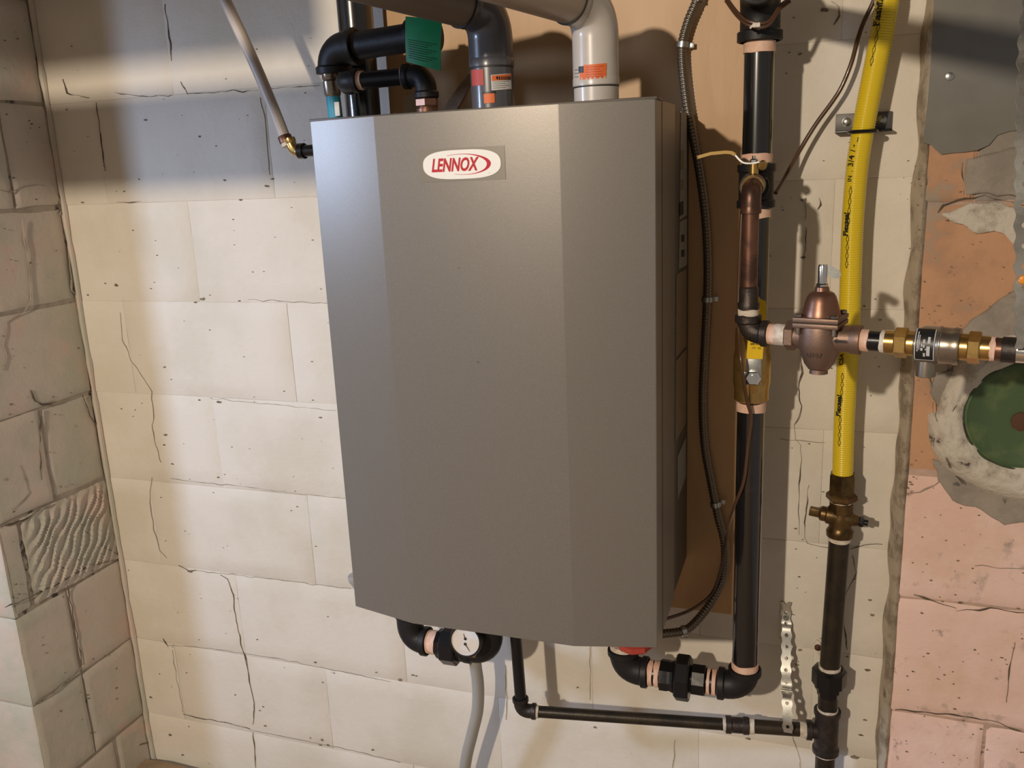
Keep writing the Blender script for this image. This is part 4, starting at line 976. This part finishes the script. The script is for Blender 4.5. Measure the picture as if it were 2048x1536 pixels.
# lower run: elbow at left, pipe, elbow down, bronze union
yw2 = -.22
lw = thing('boiler_supply_pipe', P(760, 158, yw2), 'short black iron pipe between two elbows above the boiler with reddish union', 'pipe')
a0 = P(686, 162, yw2); a1 = P(850, 152, yw2); zz_ = (a0.z+a1.z)/2; a0.z = a1.z = zz_
d2 = (a1-a0).normalized()
obj('elbow', elbow_bm(a0, (-.25, 1, .05), d2, .0155, .020, .040, .028, 1.18, .008), 'matteblack', lw)
bm = B(); cyl(bm, a0+d2*.02, a1-d2*.03, .0128, 24); obj('pipe', bm, 'black', lw)
obj('tape_ring', tape_bm(a0+d2*.026, a0+d2*.036, .0142, 1), 'tape', lw); obj('tape_ring', tape_bm(a1-d2*.036, a1-d2*.030, .0150, 2), 'tape', lw)
obj('elbow', elbow_bm(a1, -d2, (.02, 0, -1), .0160, .020, .034, .033, 1.16, .008), 'matteblack', lw)
bm = B(); b0 = a1+V((.0006, 0, -.033)); hexa(bm, b0, b0+V((0, 0, -.012)), .0175, 6, .3); lathe(bm, b0-V((0, 0, .011)), (0, 0, -1), [(0, .014), (.003, .0135), (.004, .0165), (.010, .0160), (.014, .012), (.06, .012)], 20); obj('bronze_union', bm, 'bronzebell', lw)
# green tag
gtg = [P(812, 33, -.245), P(884, 40, -.245), P(882, 142, -.245), P(814, 124, -.245)]
bm = B(); nx, nz_ = 8, 14; rows = []; gv2 = []
for j in range(nz_+1):
    t = j/nz_; l0 = gtg[0].lerp(gtg[3], t); r0 = gtg[1].lerp(gtg[2], t); row = []
    for i in range(nx+1):
        s = i/nx; p = l0.lerp(r0, s)+V((0, -.004*math.sin(s*2.6+.4)-.003*math.sin(t*3), 0)); row.append(p)
    gv2.append(row)
rows = [r+[p+V((0, .0012, 0)) for p in r[::-1]] for r in gv2]; loft(bm, rows)
tg = obj('paper_tag', bm, 'green', ang=60, loc=gtg[0]); tag(tg, 'green paper tag hanging above the boiler beside the dark vent', 'tag')
for j in range(9):
    bm = B(); t = .5+j*.048; a = gv2[0][0].lerp(gv2[nz_][0], t)
    l0 = gtg[0].lerp(gtg[3], t); r0 = gtg[1].lerp(gtg[2], t); pts = []
    for s in (.1, .35, .6, .9-(j % 3)*.12):
        pts.append(l0.lerp(r0, s)+V((0, -.004*math.sin(s*2.6+.4)-.003*math.sin(t*3)-.0006, 0)))
    tube(bm, pts, .0003, 4); obj('print_line', bm, 'ink', tg, smooth=False)
# scrap of wood and torn card behind
bm = B(); a = P(893, 228, -.10); b = P(940, 150, -.07); d = (b-a).normalized(); s = d.cross(V((0, 1, 0))).normalized()
prism(bm, [a-s*.012, a+s*.010, a.lerp(b, .5)+s*.008, b+s*.004, b-s*.006, a.lerp(b, .6)-s*.010], (0, .008, 0)); o = obj('wood_scrap', bm, 'wood', smooth=False, loc=a); tag(o, 'splintered wood scrap leaning behind the boiler top', 'wood')
bm = B(); prism(bm, [P(x, y, -.022) for x, y in ((806, 195), (842, 178), (870, 185), (872, 240), (806, 240))], (0, .002, 0)); o = obj('cardboard_piece', bm, 'cardboard', smooth=False, loc=P(806, 240, -.022)); tag(o, 'pale piece of card on the board behind the reddish union', 'cardboard')

# ------------------------------------------------------------------ flexible metal conduit and cables
cpx = [(1401, -40), (1394, 0), (1376, 45), (1365, 90), (1366, 140), (1375, 215), (1388, 280), (1400, 345), (1411, 430), (1416, 520), (1415, 598), (1410, 700), (1406, 800), (1410, 890), (1423, 965), (1436, 1030), (1450, 1090), (1447, 1150), (1425, 1200), (1395, 1240), (1368, 1261), (1322, 1268)]
cpts = [P(x, y, -.036 if i < 18 else -.06-.02*(i-18)) for i, (x, y) in enumerate(cpx)]
cpts = [cpts[0]+V((.03, 0, .66)), cpts[0]+V((.02, 0, .3))]+cpts; cpa = resample(spline(cpts, 10), .0011)
bm = B(); tube(bm, cpa, .0078, 12, rf=lambda i: .0068+.0011*abs(math.sin(i*math.pi/5)))
cn = obj('flexible_conduit', bm, 'flex', ang=70, loc=cpa[0]); tag(cn, 'ribbed flexible metal conduit snaking down the plywood right of the boiler', 'conduit')
for i, (a, b) in enumerate(((1369, 90), (1413, 598), (1428, 1009), (1366, 1262))):
    q = P(a, b, -.036 if i < 3 else -.10); c = min(cpa, key=lambda p: (p-q).length); k = cpa.index(c); t = (cpa[min(k+3, len(cpa)-1)]-cpa[k-3]).normalized()
    bm = B(); lathe(bm, c-t*.004, t, [(0, .0080), (0, .0096), (.008, .0096), (.008, .008)], 18); s = t.cross(V((0, 1, 0))).normalized()
    box(bm, c+s*.012+V((0, .006, 0)), (.010, .002, .008), bev=.0004)
    o = obj('conduit_clamp', bm, 'steel', loc=c)
    tag(o, ('topmost steel clamp on the flexible conduit above the boiler', 'steel clamp on the conduit halfway down the boiler side', 'steel clamp on the conduit near the lower plywood', 'lowest steel clamp on the conduit below the boiler side')[i], 'clamp', 'clamps on the flexible conduit')
bm = B(); tube(bm, spline([P(1756, -30, -.022)+V((.03, 0, .66)), P(1756, -30, -.022)+V((.015, 0, .3)), P(1756, -30, -.022), P(1748, 0, -.022), P(1727, 45, -.022), P(1715, 80, -.025), P(1703, 125, -.03), P(1685, 170, -.03), P(1667, 200, -.03), P(1632, 248, -.032), P(1600, 300, -.036), P(1575, 345, -.05), P(1551, 386, -.085)], 8), .0032, 10)
o = obj('sensor_cable', bm, 'wirebrown', loc=P(1600, 300, -.036)); tag(o, 'brown cable curving across the wall from the yellow tubing to the riser tee', 'cable')
bm = B(); tube(bm, spline([P(1484, 425, -.148), P(1480, 500, -.152), P(1477, 590, -.155), P(1478, 660, -.165), P(1483, 730, -.19), P(1494, 800, -.16), P(1502, 835, -.15), P(1496, 890, -.146), P(1488, 960, -.146), P(1472, 1005, -.130), P(1459, 1045, -.07), P(1452, 1085, -.050), P(1441, 1140, -.05), P(1425, 1185, -.06), P(1395, 1212, -.09), P(1365, 1227, -.12), P(1325, 1240, -.15)], 8), .0028, 10)
o = obj('sensor_cable', bm, 'wirebrown', loc=P(1502, 835, -.15)); tag(o, 'thin brown cable hanging in front of the black riser and joining the conduit', 'cable')

# ------------------------------------------------------------------ chimney fittings
fc = V((.294, YC-.002, 1.069)); rc = .0835
bm = B(); rows = []
for i in range(121):
    a = 2*math.pi*i/120; c, s = math.cos(a), math.sin(a); row = []
    wdt = .044+noise.noise(V((c*1.2, s*1.2, 5)))*.020+(.012 if s < 0 else 0)
    for j in range(13):
        t = j/12; r = rc-.004+wdt*t; hgt = .020*math.sin(math.pi*min(1, (t*.85+.15)))**.8
        hgt += noise.noise(V((c*r*55, s*r*55, t*3)))*.0035+noise.noise(V((a*3, t*9, 2)))*.004*math.sin(t*math.pi)
        if j == 12: hgt = -.004; 
        row.append(fc+V((c*r, -max(hgt, -.004), s*r)))
    rows.append(row)
vs = [[bm.verts.new(p) for p in r] for r in rows[:-1]]
for i in range(120):
    for j in range(12): bm.faces.new((vs[i][j], vs[(i+1) % 120][j], vs[(i+1) % 120][j+1], vs[i][j+1]))
o = obj('collar_cement', bm, 'cement', wr, ang=80); 
cap = thing('flue_cover', fc, 'round green enamel flue cover set in a rough cement ring', 'cover')
bm = B(); lathe(bm, fc+V((0, .004, 0)), (0, -1, 0), [(0, rc+.001), (.012, rc), (.016, rc-.002), (.017, rc-.006), (.014, rc-.010), (.013, rc*.5), (.012, .001)], 64); obj('cover_plate', bm, 'greencap', cap)
bm = B(); tube(bm, [fc+V((math.cos(a)*(rc-.001), -.011, math.sin(a)*(rc-.001))) for a in [i*math.pi/32 for i in range(65)]], .0028, 8); obj('cover_rim', bm, 'darkgreen', cap)
bm = B(); k_ = P(2038, 844, YC-.014); lathe(bm, V((k_.x+.004, YC-.010, k_.z)), (0, -1, 0), [(0, .015), (.003, .015), (.004, .012)], 9); obj('centre_knob', bm, 'rust', cap, label='rusty brown centre knob')
for i, (pts, wd) in enumerate([(((1933, 765), (1950, 745), (1975, 722), (2000, 708)), .006), (((1917, 780), (1918, 800), (1904, 822)), .004), (((1866, 805), (1868, 830), (1873, 842)), .006), (((1866, 875), (1864, 892)), .005), (((1892, 915), (1900, 935)), .006), (((1912, 952), (1925, 968)), .006)]):
    crack(wr, [P(x, y, YC-.019) for x, y in pts], 0, 'crack', wd, i+140, off=.002)
# sheet metal plate with uneven lower edge
pl = [(1893, -330), (1868, 0), (1862, 120), (1856, 200), (1846, 284), (1862, 290), (1872, 300), (1882, 309), (1905, 306), (1930, 304), (1955, 300), (1978, 290), (1995, 270), (2020, 262), (2080, 258), (2130, -330)]
bm = B(); prism(bm, [P(x, y, YC-.006) for x, y in pl], (0, .0015, 0)); o = obj('sheet_metal_plate', bm, 'platesheet', smooth=False, loc=P(1846, 284, YC-.006)); tag(o, 'flat grey sheet metal plate covering the top of the right masonry', 'plate')
q = P(1899, 153, YC-.006); bm = B(); lathe(bm, q, (0, -1, 0), [(0, .006), (.002, .0055), (.003, .003)], 16); sc_ = obj('screw', bm, 'steel', o)
# wall plug with a screw
q = P(1636, 1293, 0); wp = thing('wall_anchor', q, 'rusty screw in a chipped white plug hole left of the gas pipe', 'screw')
bm = B(); r_ = [P(x, y, -.001) for x, y in ((1628, 1285), (1634, 1278), (1641, 1285), (1643, 1300), (1643, 1315), (1636, 1308), (1629, 1298))]; prism(bm, r_, (0, -.0022, 0)); obj('plug_chip', bm, 'ptfe', wp, smooth=False)
bm = B(); lathe(bm, q+V((0, -.003, 0)), (0, -1, 0), [(0, .0062), (.002, .006), (.003, .0025)], 14); obj('screw_head', bm, 'copper', wp)
